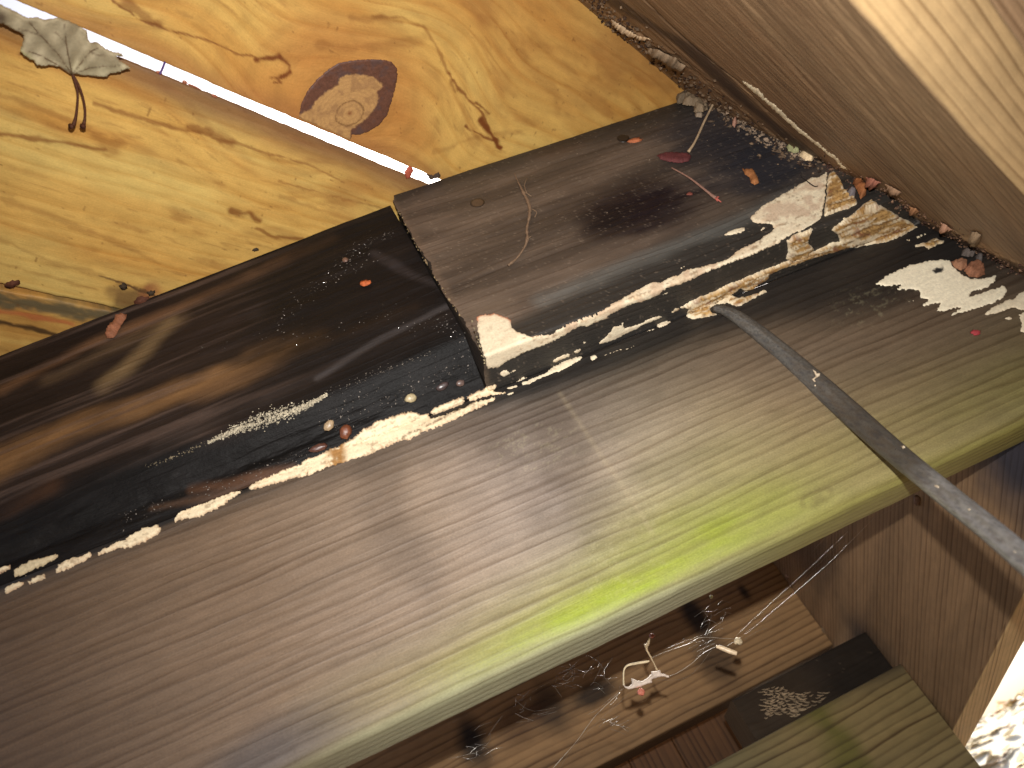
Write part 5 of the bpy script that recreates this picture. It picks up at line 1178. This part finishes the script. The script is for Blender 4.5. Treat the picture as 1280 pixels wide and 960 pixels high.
tw_ = hangpatch('leaf_stalk_scrap', T(700, 780, 6.4, [(668, 160), (690, 158), (712, 110), (722, 108), (718, 160), (700, 195), (712, 225), (740, 280), (775, 350), (785, 368), (770, 372), (745, 310), (710, 250), (685, 205)]), srgb(190, 168, 134), 'brown stalk scrap hanging between the plank edge and the pale shred', 'stalk', 801)
tag(blob('berry_husk', 801.5, 865, 4.6, 4.6, 0, srgb(206, 124, 104), hit_web, M_bead, seed=802, h=.9), 'tiny pink berry husk hanging below the pale leaf shred', 'husk')
tag(blob('berry_husk', 815, 795, 3.2, 3., 0, srgb(150, 84, 66), hit_web, M_bead, seed=803, h=.9, lump=.3), 'tiny red brown husk at the top of the stalk scrap', 'husk')
tag(tube('larva_case', w3([(895, 808), (902, 810), (912, 814), (921, 817)], .585), [.0009, .0017, .0018, .0015], M_bead, srgb(228, 204, 170), seed=5, nseg=10), 'small pale cylindrical insect case hanging in the cobweb', 'insect case')
tag(blob('silk_ball', 922.5, 801.5, 4.5, 4.5, 0, srgb(206, 190, 160), hit_web, M_leaf, seed=804, h=.9, lump=.3), 'tiny round pale ball above the insect case', 'silk ball')
tag(blob('rot_crumb', 889, 746, 2.2, 2, 0, srgb(196, 190, 150), hit_web, M_leaf, seed=805, h=.9), 'pale crumb right under the green plank edge', 'crumb')
def hit_k(px, py):
    P = onax(px, py, 0, XK); N_ = np.zeros_like(P); N_[:] = (-1, 0, 0); return P, N_
for i, (px_, py_, rx, ry, cc) in enumerate(((1126, 842, 2.6, 2.2, srgb(210, 190, 170)), (1122, 833, 1.6, 2.6, srgb(130, 100, 80)), (1030, 790, 3, 7, srgb(120, 98, 74)), (984, 721, 4, 2.4, srgb(150, 120, 96)), (1147, 626, 5, 8, srgb(120, 92, 74)))):
    tag(blob('rot_crumb', px_, py_, rx, ry, .6, cc, hit_k, M_debris, seed=i+810, h=.8, lump=.35), ['white crumb at the right end of the black cleat', 'brown crumb above the white one by the black cleat', 'brown tuft in the corner of rear board and stringer', 'pale crumb high in the dark corner', 'brown cocoon on the stringer under the plank edge'][i], 'crumb')

# ================================================================== GROUND AND LEAF LITTER
def gz(x, y):
    h = -.42+sm(.9, 3.2, y+.25*x)*.55+sm(3.2, 12, y)*.35
    return h+(fbm(x*1.6, y*1.6, 901)-.5)*.10*sm(.6, 1.6, y)
gxs = np.unique(np.concatenate([np.linspace(-80, -6, 12), np.linspace(-6, 8, 120), np.linspace(8, 80, 12)]))
gys = np.unique(np.concatenate([np.linspace(-60, -3, 10), np.linspace(-3, 8, 110), np.linspace(8, 120, 14)]))
GX, GY = np.meshgrid(gxs, gys, indexing='ij'); GZ = gz(GX, GY)
cg = mix(np.broadcast_to(srgb(84, 66, 48), GX.shape+(3,)), srgb(236, 226, 204), sm(1.1, 1.9, GY)*.97)  # bank soil painted near white to look overexposed by sun
ground = raw_mesh('ground', np.stack([GX, GY, GZ], -1).reshape(-1, 3), grid_faces(len(gxs), len(gys), flip=True), (M_soil,), np.concatenate([cg, np.ones(GX.shape+(1,))], -1).reshape(-1, 4))
ground['kind'] = 'structure'
rng = np.random.RandomState(77); n = 9000
lx = rng.uniform(.5, 4.2, n); ly = rng.uniform(1.2, 5.0, n); lz = gz(lx, ly)+rng.uniform(.001, .012, n)
V = np.zeros((n, 6, 3)); C = np.zeros((n, 6, 4)); C[..., 3] = 1
sz = rng.uniform(.016, .045, n); an = rng.uniform(0, 6.28, n); curl = rng.uniform(-.2, .35, n)
tp = np.stack([rng.normal(0, .22, n), rng.normal(-.1, .22, n), np.ones(n)], -1); tp /= np.linalg.norm(tp, axis=1)[:, None]
e1 = np.stack([np.cos(an), np.sin(an), np.zeros(n)], -1); e1 -= tp*(e1*tp).sum(1)[:, None]; e1 /= np.linalg.norm(e1, axis=1)[:, None]; e2 = np.cross(tp, e1)
shape = [(-1, 0), (-.3, .45), (.45, .38), (1, 0), (.4, -.42), (-.35, -.4)]
for k, (a, b) in enumerate(shape):
    V[:, k] = np.stack([lx, ly, lz], -1)+e1*(a*sz)[:, None]+e2*(b*sz)[:, None]+tp*(sz*curl*(a*a*.6+b*b))[:, None]
pal = np.array([srgb(226, 206, 160), srgb(206, 174, 116), srgb(240, 230, 206), srgb(184, 144, 96), srgb(224, 200, 172), srgb(176, 152, 88), srgb(140, 104, 76)])  # leaf colours paled along with the bank for the overexposed look
ci = rng.choice(7, n, p=[.28, .14, .34, .06, .13, .04, .01]); C[..., :3] = (pal[ci]*rng.uniform(.8, 1.1, (n, 1)))[:, None, :]
i6 = np.arange(n)*6
Fq = np.concatenate([np.stack([i6, i6+1, i6+2, i6+3], 1), np.stack([i6, i6+3, i6+4, i6+5], 1)])
ll = raw_mesh('leaf_litter', V.reshape(-1, 3), Fq, (M_leaf,), np.clip(C, 0, 1).reshape(-1, 4), smooth=False); ll['kind'] = 'stuff'
tag(ll, 'sunlit pale dry leaves covering the bank at the lower right', 'leaf litter')
